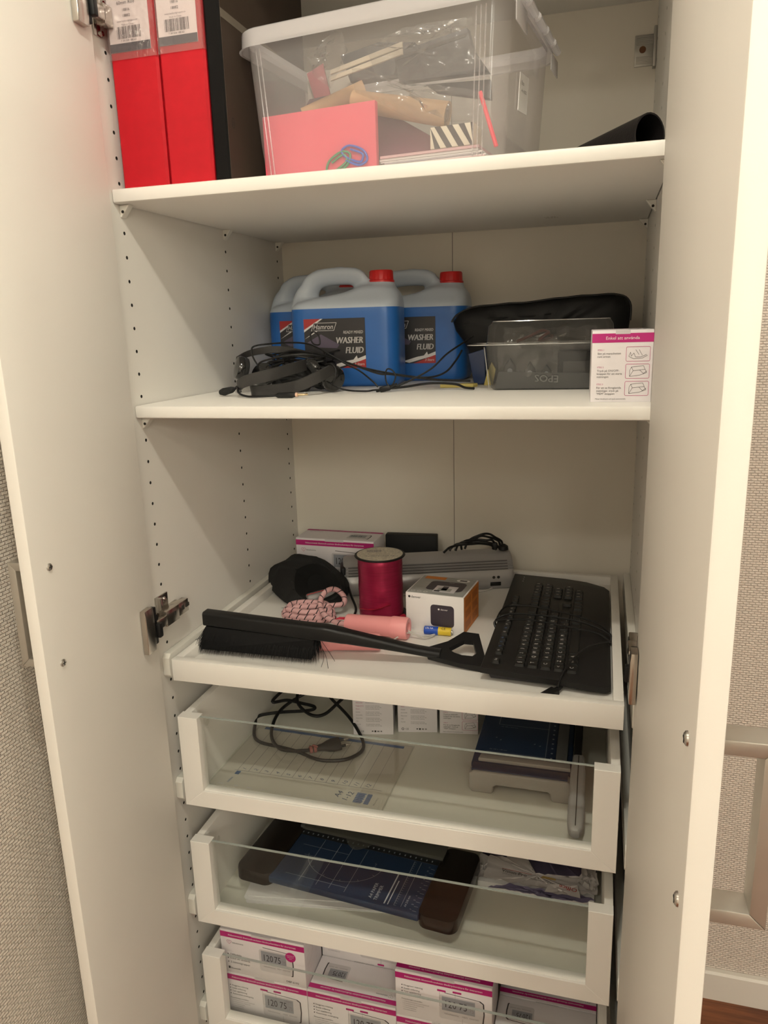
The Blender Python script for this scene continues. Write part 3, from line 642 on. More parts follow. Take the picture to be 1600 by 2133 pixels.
def face_end(mb, o, u, v, w, h):
    o, u, v = Vector(o), Vector(u), Vector(v)
    mb.quad(o, u, v, 0, w, h-15, h-4, 1); mb.text('Enkel att använda', 5.4, o+u*w*.5+v*(h-11.4), u, v, 'c', 5, 1.05, .35)
    T_ = (('STEG 1', 'Sätt på manschetten', 'runt armen'), ('STEG 2', 'Tryck på ON/OFF-', 'knappen för att starta', 'mätningen'), ('STEG 3', 'För att se föregående', 'mätningar, tryck på', '"MEM"-knappen'))
    for i, tx in enumerate(T_):
        y = h-26-21*i; mb.text(tx[0], 2.6, o+u*7+v*(y+1.2), u, v, 'l', 1)
        for j, s in enumerate(tx[1:]): mb.text(s, 3.5, o+u*7+v*(y-3.4-3.7*j), u, v, 'l', 0, .98)
        R_ = rrect(28, 17.5, 1.6, 3, 55, y-3.2); R_.append(R_[0]); mb.line(o, u, v, R_, .45, 1)
        if i == 0:
            for P in ([(44, y-6), (46, y-1), (47, y-6), (50, y-2), (52, y-7), (58, y-7), (65, y-4)], [(44, y-6), (50, y-9), (60, y-8.5), (66, y-5)], [(52, y+2), (56, y-4)], [(56, y+2), (60, y-5)]): mb.line(o, u, v, P, .4, 0)
        else:
            for P in ([(46, y-9.5), (46, y-2), (48, y+2), (62, y+3.5), (64, y-1), (50, y-2.5), (48, y+2)], [(46, y-9.5), (58, y-8), (66, y-5), (64, y-1)], [(46, y-9.5), (50, y-2.5)], [(58, y-2), (62, y-6), (66, y-3)]): mb.line(o, u, v, P, .4, 0)
    mb.text('Mäter blodtryck och puls automatiskt.', 2.4, o+u*6+v*3.2, u, v, 'l', 0)
def face_spec(mb, o, u, v, w, h):
    o, u, v = Vector(o), Vector(u), Vector(v); r = random.Random(2)
    for i, s in enumerate(('Modell', 'Metod', 'Mätområde', 'Noggrannhet', 'Minne', 'Display', 'Strömkälla', 'Manschett', 'Vikt', 'Storlek')):
        y = h-12-6.2*i; mb.text(s, 2.8, o+u*6+v*y, u, v, 'l', 1 if i < 5 else 2)
        for j, q in enumerate(('Oscillometrisk mätning', '0-299 mmHg / 40-199 slag')[:1+(i % 2)]): mb.text(q, 2.7, o+u*24+v*(y-3.1*j), u, v, 'l', 2)
    mb.text('CE', 5.0, o+u*14+v*5, u, v, 'l', 0); ellipse_ring(mb, o+u*9+v*6.8, u, v, 1.9, 2.2, .9, 0); mb.quad(o, u, v, 34, 37, 6, 8, 0); mb.quad(o, u, v, 39, 42, 5, 8.6, 0); mb.quad(o, u, v, 44, 48, 5.4, 8, 2); mb.quad(o, u, v, 50, 53, 5.4, 8, 2)
def face_speckle(mb, o, u, v, w, h):
    r = random.Random(11); o, u, v = Vector(o), Vector(u), Vector(v)
    for i in range(26):
        x, y = r.uniform(4, w-14), r.uniform(6, h-8); mb.line(o, u, v, [(x, y), (x+r.uniform(3, 9), y+r.uniform(2, 7))], .7, 4)
FACES = dict(front=face_front, list=face_list, top=face_top, end=face_end, spec=face_spec, speckle=face_speckle)
BOXMESH = {}
PM = None
def pbox(label, W, D, H, loc, rz=0, front=None, top=None, left=None, rightf=None, topflip=False, grp=None, tuck=True):
    """carton W x D x H; loc = front left bottom corner"""
    global PM
    if PM is None: PM = [M['ink'], M['magenta'], M['grey_ink'], M['lcd'], M['greyprint'], M['white_ink']]
    t = thing('monitor_box', label, 'box', loc, rz, grp)
    key = (W, D, H, front, top, left, rightf, topflip, tuck)
    if key in BOXMESH:
        for nm, me, kids in BOXMESH[key]:
            o = bpy.data.objects.new(nm, me); C.objects.link(o); o.parent = t
        return t
    a = MB().box(0, W, 0, D, 0, H-.6, .7, 2).build('carton', M['box'], t)
    mb = MB().prism([(0, .2), (W, .2), (W, D-1), (0, D-1)], H-.6, H, 'z')
    parts = [a]
    lid = MB().box(.4, W-.4, .4, D-.6, H-.7, H, .25, 1)
    if tuck: lid.prism([(W*.38, -.35), (W*.40, -.5), (W*.60, -.5), (W*.62, -.35), (W*.60, .8), (W*.40, .8)], H-5, H-.2, 'z', 0, mi=1)
    parts.append(lid.build('lid_flap', [M['box'], M['greyprint']], t))
    def art(f, *a): p = MB(); FACES[f](p, *a); parts.append(p.build('printed_artwork', PM, t, smooth=0))
    if front: art(front, (0, -.05, 0), (1, 0, 0), (0, 0, 1), W, H)
    if rightf: art(rightf, (W+.05, 0, 0), (0, 1, 0), (0, 0, 1), D, H)
    if top:
        if topflip: art(top, (W, D, H+.05), (-1, 0, 0), (0, -1, 0), W, D)
        else: art(top, (0, 0, H+.05), (1, 0, 0), (0, 1, 0), W, D)
    BOXMESH[key] = [(o.name.split('.')[0], o.data, None) for o in parts]
    return t

# ================================================================ LOWER SHELF
def to_px(): pass
# ---- washer fluid jugs: one voxel-fused shell, tinted below the fluid line
M['hdpe'] = mat('frosted_polyethylene', (.52, .58, .66), .38, sss=.15)
M['fluid'] = mat('blue_washer_fluid', (.020, .135, .46), .34, var=.06, scale=12)
M['label_dark'] = mat('dark_jug_label', (.016, .015, .019), .38)
M['label_red'] = mat('red_jug_label', (.42, .02, .02), .4)
M['label_violet'] = mat('violet_label_picture', (.10, .08, .13), .4)
M['label_white'] = mat('white_label_print', (.75, .73, .72), .5)
def jug_mesh():
    mb = MB(); W, D = 192, 112
    def ring(z, x0, x1, d, r): return [(x, y, z) for x, y in rrect(x1-x0, d, r, 5, (x0+x1)/2, 0)]
    mb.loft([ring(0, -89, 89, D-14, 22), ring(3, -94, 94, D-4, 25), ring(12, -96, 96, D, 26), ring(131, -96, 96, D, 26), ring(139, -95, 96, D-3, 26), ring(146, -86, 96, D-12, 24),
             ring(152, -60, 95, D-24, 22), ring(160, -6, 93, D-36, 22), ring(167, 14, 86, D-44, 22), ring(172, 26, 82, 52, 22)])
    mb.loft([ring(158, 34, 90, 56, 27), ring(176, 38, 84, 46, 22), ring(182, 40, 82, 42, 20)])
    h = spline([(-80, 0, 122), (-82, 0, 142), (-70, 0, 166), (-60, 0, 182), (-40, 0, 188.5), (0, 0, 189.5), (20, 0, 185), (27, 0, 170), (30, 0, 150)], 5)
    mb.tube(h, [14]*5+[13]*5+[11]*5+[10]*20+[12]*6, 12, flat=1.75)
    me = bpy.data.meshes.new('jug'); me.from_pydata([tuple(p*MM) for p in mb.v], [], mb.f)
    bm = bmesh.new(); bm.from_mesh(me); bmesh.ops.recalc_face_normals(bm, faces=bm.faces[:]); bm.to_mesh(me); bm.free()
    o = bpy.data.objects.new('jug', me); C.objects.link(o)
    m_ = o.modifiers.new('r', 'REMESH'); m_.mode = 'VOXEL'; m_.voxel_size = .0036
    s_ = o.modifiers.new('s', 'SMOOTH'); s_.iterations = 7; s_.factor = .6
    dg = bpy.context.evaluated_depsgraph_get(); new = bpy.data.meshes.new_from_object(o.evaluated_get(dg)); bpy.data.objects.remove(o)
    # cut at the fluid line so its edge is crisp, then split into shell and fluid meshes
    out = []
    for clear_up in (True, False):
        bm = bmesh.new(); bm.from_mesh(new)
        bmesh.ops.bisect_plane(bm, geom=bm.verts[:]+bm.edges[:]+bm.faces[:], plane_co=(0, 0, .134), plane_no=(0, .0, 1), clear_outer=clear_up, clear_inner=not clear_up)
        m2 = bpy.data.meshes.new('fluid_fill' if clear_up else 'jug_shell'); bm.to_mesh(m2); bm.free()
        m2.materials.append(M['fluid'] if clear_up else M['hdpe']); m2.polygons.foreach_set('use_smooth', [True]*len(m2.polygons)); out.append(m2)
    return out
JM = jug_mesh()
def jug(label, x, y, rz):
    t = thing('washer_fluid_jug', label, 'jug', (x, y, S2), rz, 'washer fluid jugs on the lower shelf')
    for nm, me in (('fluid_fill', JM[0]), ('jug_shell', JM[1])):
        o = bpy.data.objects.new(nm, me); C.objects.link(o); o.parent = t
    cp = MB(); n = 40; rings = []
    for r_, z in [(23, 176), (23, 179.5), (21.4, 180.5), (21, 194), (19.4, 196.5), (0, 196.8)]:
        rings.append([(61+(r_-(.9 if (k % 2 and 180 < z < 195) else 0))*math.cos(2*PI*k/n), (r_-(.9 if (k % 2 and 180 < z < 195) else 0))*math.sin(2*PI*k/n), z) for k in range(n)])
    cp.loft(rings, False); cp.build('screw_cap', M['redplastic'], t, smooth=25)
    o, u, v = V(-70, -58.1, 33), V(1, 0, 0), V(0, 0, 1); W, H = 108, 84
    lb = MB().box(-68, 40, -56.6, -54, 33, 33+H, .3, 1).build('jug_label', M['label_dark'], t)
    p = MB(); o = V(-68, -56.65, 33)
    p.poly(o, u, v, [(0, H), (0, 66), (13, 73), (30, H)], 1); p.poly(o, u, v, [(0, 66), (0, 62), (34, H), (30, H)], 3, .25)
    p.poly(o, u, v, [(4, 44), (30, 58), (62, 40), (58, 34), (20, 36)], 2); p.poly(o, u, v, [(0, 50), (18, 62), (34, 72), (22, 62)], 3, .22)
    p.poly(o, u, v, [(46, 4), (74, 12), (92, 15), (W, 21), (W, 14), (84, 8), (58, 1)], 3, .22); p.poly(o, u, v, [(66, 0), (W, 15), (W, 0)], 1, .24); p.poly(o, u, v, [(86, 14), (92, 21), (94, 14)], 3, .3)
    p.poly(o, u, v, [(13, 64), (53, 64), (58, 77), (18, 77)], 0, .3); q = [(13, 64), (53, 64), (58, 77), (18, 77), (13, 64)]; p.line(o, u, v, q, .7, 3, .34)
    p.text('Hamron', 12, o+V(17, 0, 66.5), V(1, 0, 0), V(.2, 0, 1), 'l', 3, .88, .4)
    p.text('READY MIXED', 7.0, o+V(104, 0, 58), u, V(.12, 0, 1), 'r', 3, .78, .4)
    for s_, z in (('WASHER', 42), ('FLUID', 25)):
        for d in (0, .45, .9): p.text(s_, 15, o+V(104-d, 0, z), u, V(.14, 0, 1), 'r', 3, .80, .4)
    p.text('3 liters', 6.6, o+V(105, 0, 4), u, V(.12, 0, 1), 'r', 3, .95, .4)
    p.build('label_print', [M['label_dark'], M['label_red'], M['label_violet'], M['label_white']], lb, smooth=0)
    return t
jug('front blue washer fluid jug with a white handle and red cap', 204, 392, 6)
jug('blue washer fluid jug at the back left, half hidden by the front jug', 105, 520, 3)
jug('right-hand blue washer fluid jug with red cap, beside the black bag', 304, 520, 2)
# ---- headsets
M['grey_rubber'] = mat('dark_grey_rubber', (.030, .028, .027), .5)
M['gloss_black'] = mat('gloss_black_plastic', (.010, .010, .010), .12, coat=.5)
M['foam'] = mat('black_foam', (.012, .012, .012), .95, bump=.5, bscale=900)
def at(p): return Vector(p)-Vector((150, 200, S2))
def headset(label, band, cups, extra):
    t = thing('headset', label, 'headphones', (150, 200, S2), 0, None)
    b = spline([at(p) for p in band], 8); n = len(b)
    MB().strip(b, (0, -5, 17), 3.4).build('headband', M['grey_rubber'], t, smooth=50)
    for (c, ax, r, d) in cups:
        ax = Vector(ax).normalized(); s_ = ax.cross(Vector((0, 0, 1))).normalized(); w_ = s_.cross(ax); c = at(c)
        mb = MB(); mb.M = frame(c, s_, w_, ax); mb.lathe([(0, 5), (r*.5, 4.6), (r*.88, 3), (r, -1), (r*.98, -d*.4), (r*.9, -d*.5)], 24, caps=False); cu = mb.build('ear_cup', M['gloss_black'], t, smooth=40)
        mb = MB(); mb.M = frame(c, s_, w_, ax); tor = []
        for k in range(24):
            a = 2*PI*k/24; tor.append([((r*.72+r*.26*math.cos(q*PI/4))*math.cos(a), (r*.72+r*.26*math.cos(q*PI/4))*math.sin(a), -d*.55+d*.32*math.sin(q*PI/4)) for q in range(8)])
        tor.append(tor[0]); mb.loft(tor, False); mb.loft([[(r*.7*math.cos(2*PI*k/16), r*.7*math.sin(2*PI*k/16), -d*.5) for k in range(16)], [(0, 0, -d*.5)]*16], False)
        mb.build('ear_cushion', M['foam'], cu, smooth=60)
    extra(t); return t
def ex1(t):
    MB().tube(spline([at(p) for p in ((98, 190, 1402), (88, 166, 1384), (78, 165, 1380))], 6), 2.2, 8).build('microphone_boom', M['black'], t)
    MB().tube([at(p) for p in ((84, 166, 1382), (80, 165, 1380.5), (64, 168, 1377), (57, 170, 1376))], [3, 5, 6.2, 4.2], 10).build('microphone_foam', M['foam'], t)
    MB().tube(spline([at(p) for p in ((96, 160, 1392), (102, 142, 1379), (121, 132, 1373), (148, 128, 1373), (172, 130, 1374))], 6), 1.7, 7).build('cable', M['cable'], t)
    MB().tube([at(p) for p in ((170, 130, 1374.2), (174, 130, 1374.4), (196, 130, 1375), (203, 130, 1375.2))], [2, 4.0, 4.4, 3.0], 10).build('plug_grip', M['black'], t)
    j = MB().tube([at(p) for p in ((202.8, 130, 1375.2), (206, 130, 1375.3))], 3.2, 12, mi=1).tube([at(p) for p in ((206, 130, 1375.3), (217, 130, 1375.6), (218, 130, 1375.7), (221, 130, 1375.8), (222.5, 130, 1375.9))], [1.75, 1.75, 1.3, 1.9, .5], 10)
    j.build('plug_pin', [mat('gold_plug', (.75, .60, .38), .25, 1.0), mat('beige_collar', (.70, .46, .34), .5)], t)
headset('headset with broad grey headband, boom microphone and gold plug at the front',
        [(92, 168, 1384), (100, 150, 1388), (119, 140, 1396), (154, 150, 1404), (177, 185, 1411), (186, 218, 1415)],
        [((68, 216, 1412), (-.75, -.6, .25), 20, 18), ((196, 236, 1410), (.6, .5, .5), 19, 16)], ex1)
def ex2(t):
    MB().tube(spline([at(p) for p in ((222, 212, 1415), (236, 200, 1416), (245, 196, 1408), (243, 194, 1394), (239, 196, 1385))], 6), 1.6, 7).build('ear_wire', M['cable'], t)
    MB().strip(spline([at(p) for p in ((60, 228, 1424), (70, 262, 1434), (106, 288, 1438), (159, 284, 1430), (200, 262, 1422))], 6), (0, 4, 11), 3).build('inner_headband', M['grey_rubber'], t)
headset('second headset lying under the first, its grey band bowed along the shelf',
        [(104, 186, 1381), (120, 160, 1379), (156, 152, 1380.5), (194, 156, 1386), (222, 176, 1398), (234, 214, 1408)],
        [((106, 222, 1402), (-.2, -.9, .5), 20, 18), ((230, 228, 1392), (.75, -.55, -.1), 21, 18)], ex2)
def cord(name, label, pts, r=1.5, n=7, grp=None, m_=None, cl=False):
    p0 = Vector(pts[0]); o = MB().tube(spline([Vector(p)-p0 for p in pts], 7, cl), r, 7, cl).build(name, m_ or M['cable']); o.location = p0*MM; return tag(o, label, 'cable', grp)
cord('headset_cable', 'thin black cable arching high over the headset heap and down to the right', [(127, 205, 1409), (112, 204, 1414), (102, 206, 1426), (98, 208, 1438), (101, 212, 1446), (123, 222, 1449), (161, 228, 1450), (190, 233, 1446), (218, 238, 1431), (246, 243, 1414), (267, 246, 1403), (294, 232, 1386), (302, 230, 1378)], 1.4)
cord('headset_cable', 'black cable pair running right from the headset heap past the front jug', [(196, 226, 1434), (217, 240, 1427), (257, 250, 1412), (297, 252, 1398), (319, 255, 1396), (384, 262, 1387), (444, 262, 1384)], 1.9)
cord('headset_cable', 'black cable lying low on the shelf and rising right to the black bag', [(222, 214, 1389), (250, 212, 1376), (285, 213, 1373), (299, 220, 1374), (324, 230, 1376), (352, 240, 1387), (384, 250, 1404), (407, 262, 1426), (427, 285, 1441), (442, 305, 1452)], 1.5)
cord('headset_cable', 'black cable dipping in front of the right jug and climbing beside the bag', [(266, 254, 1408), (318, 258, 1397), (371, 262, 1390), (400, 276, 1396), (416, 290, 1414), (424, 303, 1430)], 1.6)
cord('headset_cable', 'black cable along the shelf floor between jugs and clear container', [(303, 250, 1373), (339, 255, 1376), (381, 260, 1381), (419, 265, 1379), (436, 258, 1374), (452, 252, 1373)], 2.0)
cord('cable_loop', 'small round loop of black cable standing by the inline control', [(312, 240, 1395), (315, 241, 1405), (324, 240, 1403), (329, 239, 1393), (323, 238, 1380), (315, 239, 1382)], 1.2, cl=True)
cord('cable_loop', 'thin black cable loop standing up over the headset heap', [(186, 250, 1464), (184, 250, 1457), (189, 249, 1447), (200, 249, 1446), (198, 251, 1460), (190, 250, 1466)], 1.2, cl=True)
cord('headset_cable', 'black cable strung across the middle of the headset heap', [(112, 196, 1412), (122, 190, 1422), (161, 188, 1430), (195, 196, 1432), (217, 216, 1427)], 1.5)
for q, (a, b, c) in enumerate((((120, 236, 1424), (150, 252, 1436), (205, 250, 1428)), ((110, 250, 1416), (160, 270, 1420), (214, 246, 1404)), ((130, 230, 1395), (170, 214, 1412), (212, 230, 1420)), ((120, 210, 1388), (165, 196, 1398), (210, 206, 1386)))):
    cord('headset_cable', ('black cable bunched at the back top of the heap', 'black cable bunched behind the ear cups', 'black cable crossing inside the headband', 'black cable low inside the headband bow')[q], [a, b, c], 1.8)
r = random.Random(21)
t = thing('cable_tangle', 'dense tangle of thin black cable filling the back of the headset heap', 'cable', (160, 262, S2))
for q in range(16):
    a0 = r.uniform(0, 6.28); P = []
    for k_ in range(9):
        a = a0+k_*.75; P.append((r.uniform(-5, 5)+(50+r.uniform(-14, 16))*math.cos(a), r.uniform(-4, 4)+(20+r.uniform(-5, 5))*math.sin(a), 26+q*1.3+(16+r.uniform(-4, 8))*math.sin(a*.9+q)))
    MB().tube(spline([(x, y, max(z, 2.5)) for x, y, z in P], 5), r.choice((1.4, 1.7, 2.1)), 6).build('cable_strand', M['cable'], t)
for q, (x, y, z) in enumerate(((-30, -10, 12), (6, -16, 10), (38, -6, 14))): MB().lathe([(0, -9), (15, -9), (19, -5), (19, 6), (14, 9), (0, 9)], 20, (x, y, z+8), axis='y').build('ear_pad', M['foam'], t, smooth=50)
o = MB().box(-9, 9, -4, 4, -4.5, 4.5, 2.5).tube([(-15, 0, -1), (-8, 0, 0)], [1.5, 3], 8).tube([(8, 0, 0), (20, 0, 3)], [3.2, 1.5], 8).build('inline_control', M['black']); o.location = (.315, .226, 1.3757); o.rotation_euler = (0, -.22, .1); tag(o, 'black inline cable control lying in front of the middle jug', 'cable control')
o = MB().box(0, 44, 0, 12, 0, 18, .4).build('paper_slip', M['paper']); o.location = (.212, .345, S2*MM); o.rotation_euler = (0, 0, .2); tag(o, 'white paper slip standing at the foot of the front jug', 'paper')
M['yellow'] = mat('pale_yellow_plastic', (.62, .52, .16), .5)
o = MB().prism([(0, 0), (52, 14), (58, 24), (48, 28), (2, 10)], 0, 6, 'z', 1).build('yellow_strip', M['yellow']); o.location = (.388, .300, S2*MM); tag(o, 'pale yellow strip on the shelf left of the clear container', 'strip')
o = MB().prism([(0, 0), (15, 0), (20, 26), (13, 38), (6, 24)], 0, 7, 'y', 1.5).build('yellow_pouch', M['yellow']); o.location = (.452, .352, S2*MM); tag(o, 'pale yellow piece standing behind the left corner of the clear container', 'pouch')
o = MB().prism([(0, 52), (28, 60), (30, 2), (10, 0)], 0, 12, 'y', 2).build('blue_folder', mat('navy_plastic', (.012, .035, .12), .35)); o.location = (.424, .362, S2*MM); tag(o, 'navy blue folder corner beneath the black bag', 'folder')
# ---- black bag
M['nylon'] = mat('black_nylon', (.005, .005, .0055), .55, spec=.3, var=.1, scale=30, bump=.12, bscale=500)
bagP = [(389, 1476), (398, 1488), (418, 1498), (438, 1502), (462, 1503), (487, 1505), (512, 1505), (535, 1507), (560, 1510), (582, 1511), (605, 1513), (627, 1513), (648, 1514), (661, 1513), (676, 1508), (684, 1494), (684, 1470), (681, 1446), (675, 1410), (667, 1374), (560, 1371), (440, 1372), (428, 1402), (409, 1440), (394, 1460)]
t = thing('black_bag', 'padded black nylon bag lying behind the clear container at the right', 'bag', (540, 420, S2))
cx, cz = 540, 1440; rings = []
for (yy, s_) in ((-30, .0), (-31, .5), (-29, .82), (-22, .95), (-8, 1.0), (14, 1.0), (32, .95), (42, .8), (45, .4), (45, 0)):
    rings.append([((x-cx)*(s_ if s_ < .9 else 1-(1-s_)*.8), yy+(3*math.sin(x*.09)*(s_ < .99)), max(.6, cz+(z-cz)*(s_ if s_ < .9 else s_)-S2)) for x, z in bagP])
MB().loft(rings, False).build('bag_body', M['nylon'], t, smooth=60, recalc=True)
MB().tube(spline([((x-cx)*1.0, -22, cz+(z-cz)*.97-S2) for x, z in bagP[:17]], 3), 1.6, 6).build('piping', M['black'], t)
MB().tube(spline([((x-cx)*.9, -30, cz+(z-cz)*.62-S2) for x, z in bagP[1:9]], 3), 1.3, 6).build('zip_seam', M['black'], t)
# ---- clear blister container
M['blister'] = glassy('clear_blister', (.90, .90, .89), refl=.06, diff=.05, dcol=(.8, .8, .8), rough=.06)
M['blisteredge'] = glassy('bright_blister_edge', (.85, .85, .84), refl=.25, diff=.25, dcol=(.9, .9, .88), rough=.1)
t = thing('clear_container', 'clear plastic blister container holding small dark parts, right of the cables', 'container', (474, 240, S2), 3)
def tr(x, z): return (x, z)
def cring(z, x0, x1, y0, y1, r=10): return [(x, y, z) for x, y in rrect(x1-x0, y1-y0, r, 4, (x0+x1)/2, (y0+y1)/2)]
mb = MB(); R_ = [cring(.6, 8, 176, 6, 96), cring(4, 5, 178, 2, 98), cring(60, -3, 184, -6, 104), cring(68, -4, 186, -7, 106)]
mb.loft(R_, False); mb.raw(R_[0], [tuple(range(len(R_[0])))]); mb.build('container_base', M['blister'], t, smooth=50)
mb = MB(); R_ = [cring(68, -4, 186, -7, 106), cring(68.8, -30, 196, -14, 112, 14), cring(69.6, -30, 196, -14, 112, 14)]
mb.loft(R_, False); mb.build('container_flange', M['blisteredge'], t, smooth=30)
mb = MB(); R_ = [cring(69.6, -2, 186, -4, 106), cring(96, 0, 184, 6, 100), cring(103, 6, 180, 16, 94)]
mb.loft(R_, False); mb.raw(R_[2], [tuple(range(len(R_[2])))]); mb.build('container_lid', M['blister'], t, smooth=50)
mb = MB(); mb.tube([(x, y, 69.2) for x, y in rrect(226, 126, 14, 4, 83, 49)], .8, 6, True); mb.tube([(3, 1.2, 5), (-4, -6.5, 66)], .9, 6); mb.tube([(x, y, 103.2) for x, y in rrect(174, 78, 10, 4, 93, 55)], .8, 6, True); mb.build('container_edge', M['blisteredge'], t)
mb = MB(); mb.text('EPOS', 15, V(106, -1.6, 22), V(-1, 0, .05), V(-.0, -.10, -1), 'l', 0, 1.05, .2); mb.build('embossed_word', mat('grey_emboss', (.13, .125, .12), .4), t, smooth=0)
def inc(name, label, cat, x, y, z): return thing(name, label, cat, (474+x, 240+y, S2+z), 3)
t = inc('dark_adapter', 'black box-shaped adapter at the right inside the clear container', 'adapter', 104, 22, 2); MB().box(0, 66, 0, 50, 0, 56, 4).build('adapter_case', M['black'], t); MB().box(8, 58, -.6, 0, 10, 40, .4).build('rating_plate', M['grey_rubber'], t)
t = inc('grey_insert', 'grey folded card insert along the bottom of the clear container', 'insert', 10, 12, 2); MB().prism([(0, 0), (150, 0), (148, 22), (6, 26)], 0, 1.4, 'y').build('insert_panel', mat('mid_grey_card', (.05, .049, .047), .6), t); MB().box(2, 150, 1.4, 60, 0, 1, 0).build('insert_floor', mat('mid_grey_card', (.05, .049, .047), .6), t)
for q, (x, y, z, w_, h_, l_) in enumerate(((20, 30, 4, 22, 44, 'dark grey earpad standing at the left inside the clear container'), (52, 26, 4, 20, 38, 'dark grey clip piece in the middle of the clear container'), (78, 28, 4, 18, 34, 'dark grey clip piece beside the adapter in the clear container'))):
    t = inc('small_part', l_, 'part', x, y, z); MB().prism([(0, 0), (w_, 0), (w_*.9, h_*.7), (w_*.5, h_), (w_*.1, h_*.7)], 0, 14, 'y', 3).build('moulded_piece', (M['grey_rubber'], M['blacksoft'], M['grey_rubber'])[q], t); MB().lathe([(0, 0), (4, 0), (4, 1), (0, 1)], 10, (w_/2, -.2, h_*.55), axis='y').build('knob', M['lcd'], t)
def wrap(name, label, x, y, z, w_, h_, seed):
    r = random.Random(seed); g = {}
    def fn(u, v):
        k = (round(u*9), round(v*5)); d = g.setdefault(k, (r.uniform(-4, 4), r.uniform(-6, 6), r.uniform(-4, 4))); return (u*w_+d[0], d[1]+8*math.sin(u*9), v*h_+d[2])
    o = MB().grid(fn, 9, 5).build(name, M['polybag'], smooth=20); o.location = (.001*(474+x), .001*(240+y), .001*(S2+z)); tag(o, label, 'plastic wrap', None); return o
wrap('plastic_wrap', 'crumpled clear wrap in the left half of the clear container', 12, 22, 14, 96, 60, 3)
wrap('plastic_wrap', 'crumpled clear wrap lying in the lid of the clear container', 20, 50, 66, 140, 26, 8)
t = inc('maroon_lead', 'dark maroon lead coiled in the lid of the clear container', 'cable', 60, 40, 70)
MB().tube(spline([(-20, 0, 2), (0, 6, 10), (20, 2, 18), (34, 8, 8), (14, 4, 4), (30, -2, 16)], 6), 2.4, 7).build('lead_wire', mat('maroon_cable', (.075, .02, .018), .5), t); MB().box(30, 40, -4, 6, 12, 19, 1.5).build('lead_plug', M['black'], t)
pbox('white magenta-banded box with three drawn steps at the right end of shelf', 72.5, 150, 88, (630, 64, S2), 1.5, front='end', top='top')

# ================================================================ PULL-OUT TRAY (floor at TF)
pbox('white magenta-banded box at the back left of the tray behind the black pouch', 167, 72, 92, (56, 440, TF), -1.5, front='front', top='top')
# ---- black drawstring pouch, mouth open towards the front right
M['pouchcloth'] = mat('black_pouch_cloth', (.008, .008, .0085), .8, var=.12, scale=60, bump=.25, bscale=400)
M['void'] = mat('pouch_inside', (.004, .004, .004), .95)
t = thing('drawstring_pouch', 'black cloth pouch lying open with a grey gadget inside, left of the red ribbon', 'pouch', (110, 330, TF))
def pt(p): return Vector((p[0]-110, p[1]-330, p[2]-TF))
out = [(4, 418, 996), (44, 402, 1020), (78, 385, 1040), (112, 372, 1046), (150, 355, 1044), (184, 340, 1030), (204, 334, 1006), (204, 318, 986), (170, 292, 973), (140, 282, 970), (104, 290, 970), (66, 318, 972), (26, 366, 978)]
mouth = [(92, 352, 1022), (112, 352, 1034), (132, 350, 1038), (152, 344, 1036), (174, 330, 1028), (196, 312, 1014), (196, 300, 1000), (184, 290, 992), (164, 280, 986), (146, 276, 986), (126, 282, 992), (108, 298, 1000), (96, 326, 1010)]
deep = [tuple(Vector(p)*.45+Vector((125, 380, 985))*.55) for p in mouth]
base = [(p[0]*.8+20, min(p[1]*.9+60, 428) if p[1] > 330 else p[1]+10, TF+1.2) for p in out]
mid = [tuple((Vector(a)*.55+Vector(b)*.45)+Vector((0, -6, 5))) for a, b in zip(out, mouth)]
r = random.Random(5)
def jit(P, a): return [(x+r.uniform(-a, a), y+r.uniform(-a, a), z+r.uniform(-a, a)) for x, y, z in P]
rings = [base, jit(out, 3), jit([tuple((Vector(a)*.75+Vector(b)*.25)+Vector((0, -4, 4))) for a, b in zip(out, mouth)], 5), jit(mid, 5), jit(mouth, 3.5), [tuple(Vector(p)*.96+Vector((140, 330, 1008))*.04) for p in mouth]]
rings = [[pt(p) for p in spline(R_, 3, True)] for R_ in rings]
cloth = MB().loft(rings, False); cloth.raw(rings[0], [tuple(range(len(rings[0])))]); cloth.build('pouch_cloth', M['pouchcloth'], t, smooth=40)
R2 = [[pt(p) for p in spline(R_, 3, True)] for R_ in ([tuple(Vector(p)*.96+Vector((140, 330, 1008))*.04) for p in mouth], deep)]
lin_ = MB().loft(R2, False); lin_.raw(R2[1], [tuple(range(len(R2[1])))]); lin_.build('pouch_lining', M['void'], t, smooth=60)
hem = MB()
for k_ in range(9): a = Vector(mouth[(k_*2+9) % 13]); hem.tube(spline([pt(a+Vector((r.uniform(-4, 4), -4, r.uniform(-3, 4)))) for _ in range(3)], 3), 1.6, 6)
hem.build('gathered_hem', M['pouchcloth'], t, kind='stuff')
MB().tube(spline([pt(p) for p in ((128, 279, 985), (132, 262, 979), (141, 251, 972), (150, 252, 971), (154, 264, 978), (152, 280, 986))], 6), 1.6, 7).build('drawstring', M['cable'], t)
t2 = thing('grey_gadget', 'light grey rounded gadget peeking out of the black pouch mouth', 'gadget', (160, 300, 992), 0)
mb = MB(); mb.M = frame((0, 0, 0), Vector((.80, .58, .12)).normalized(), Vector((-.55, .78, -.25)).normalized(), Vector((-.2, .15, .97)).normalized())
mb.box(-26, 38, -6, 36, -7, 7, 5, 3); mb.build('gadget_shell', mat('light_grey_shell', (.33, .31, .31), .4), t2)
mb2 = MB(); mb2.M = mb.M; mb2.box(-24, 34, 8, 10, 6.5, 8, .5).build('red_stripe', M['redplastic'], t2)
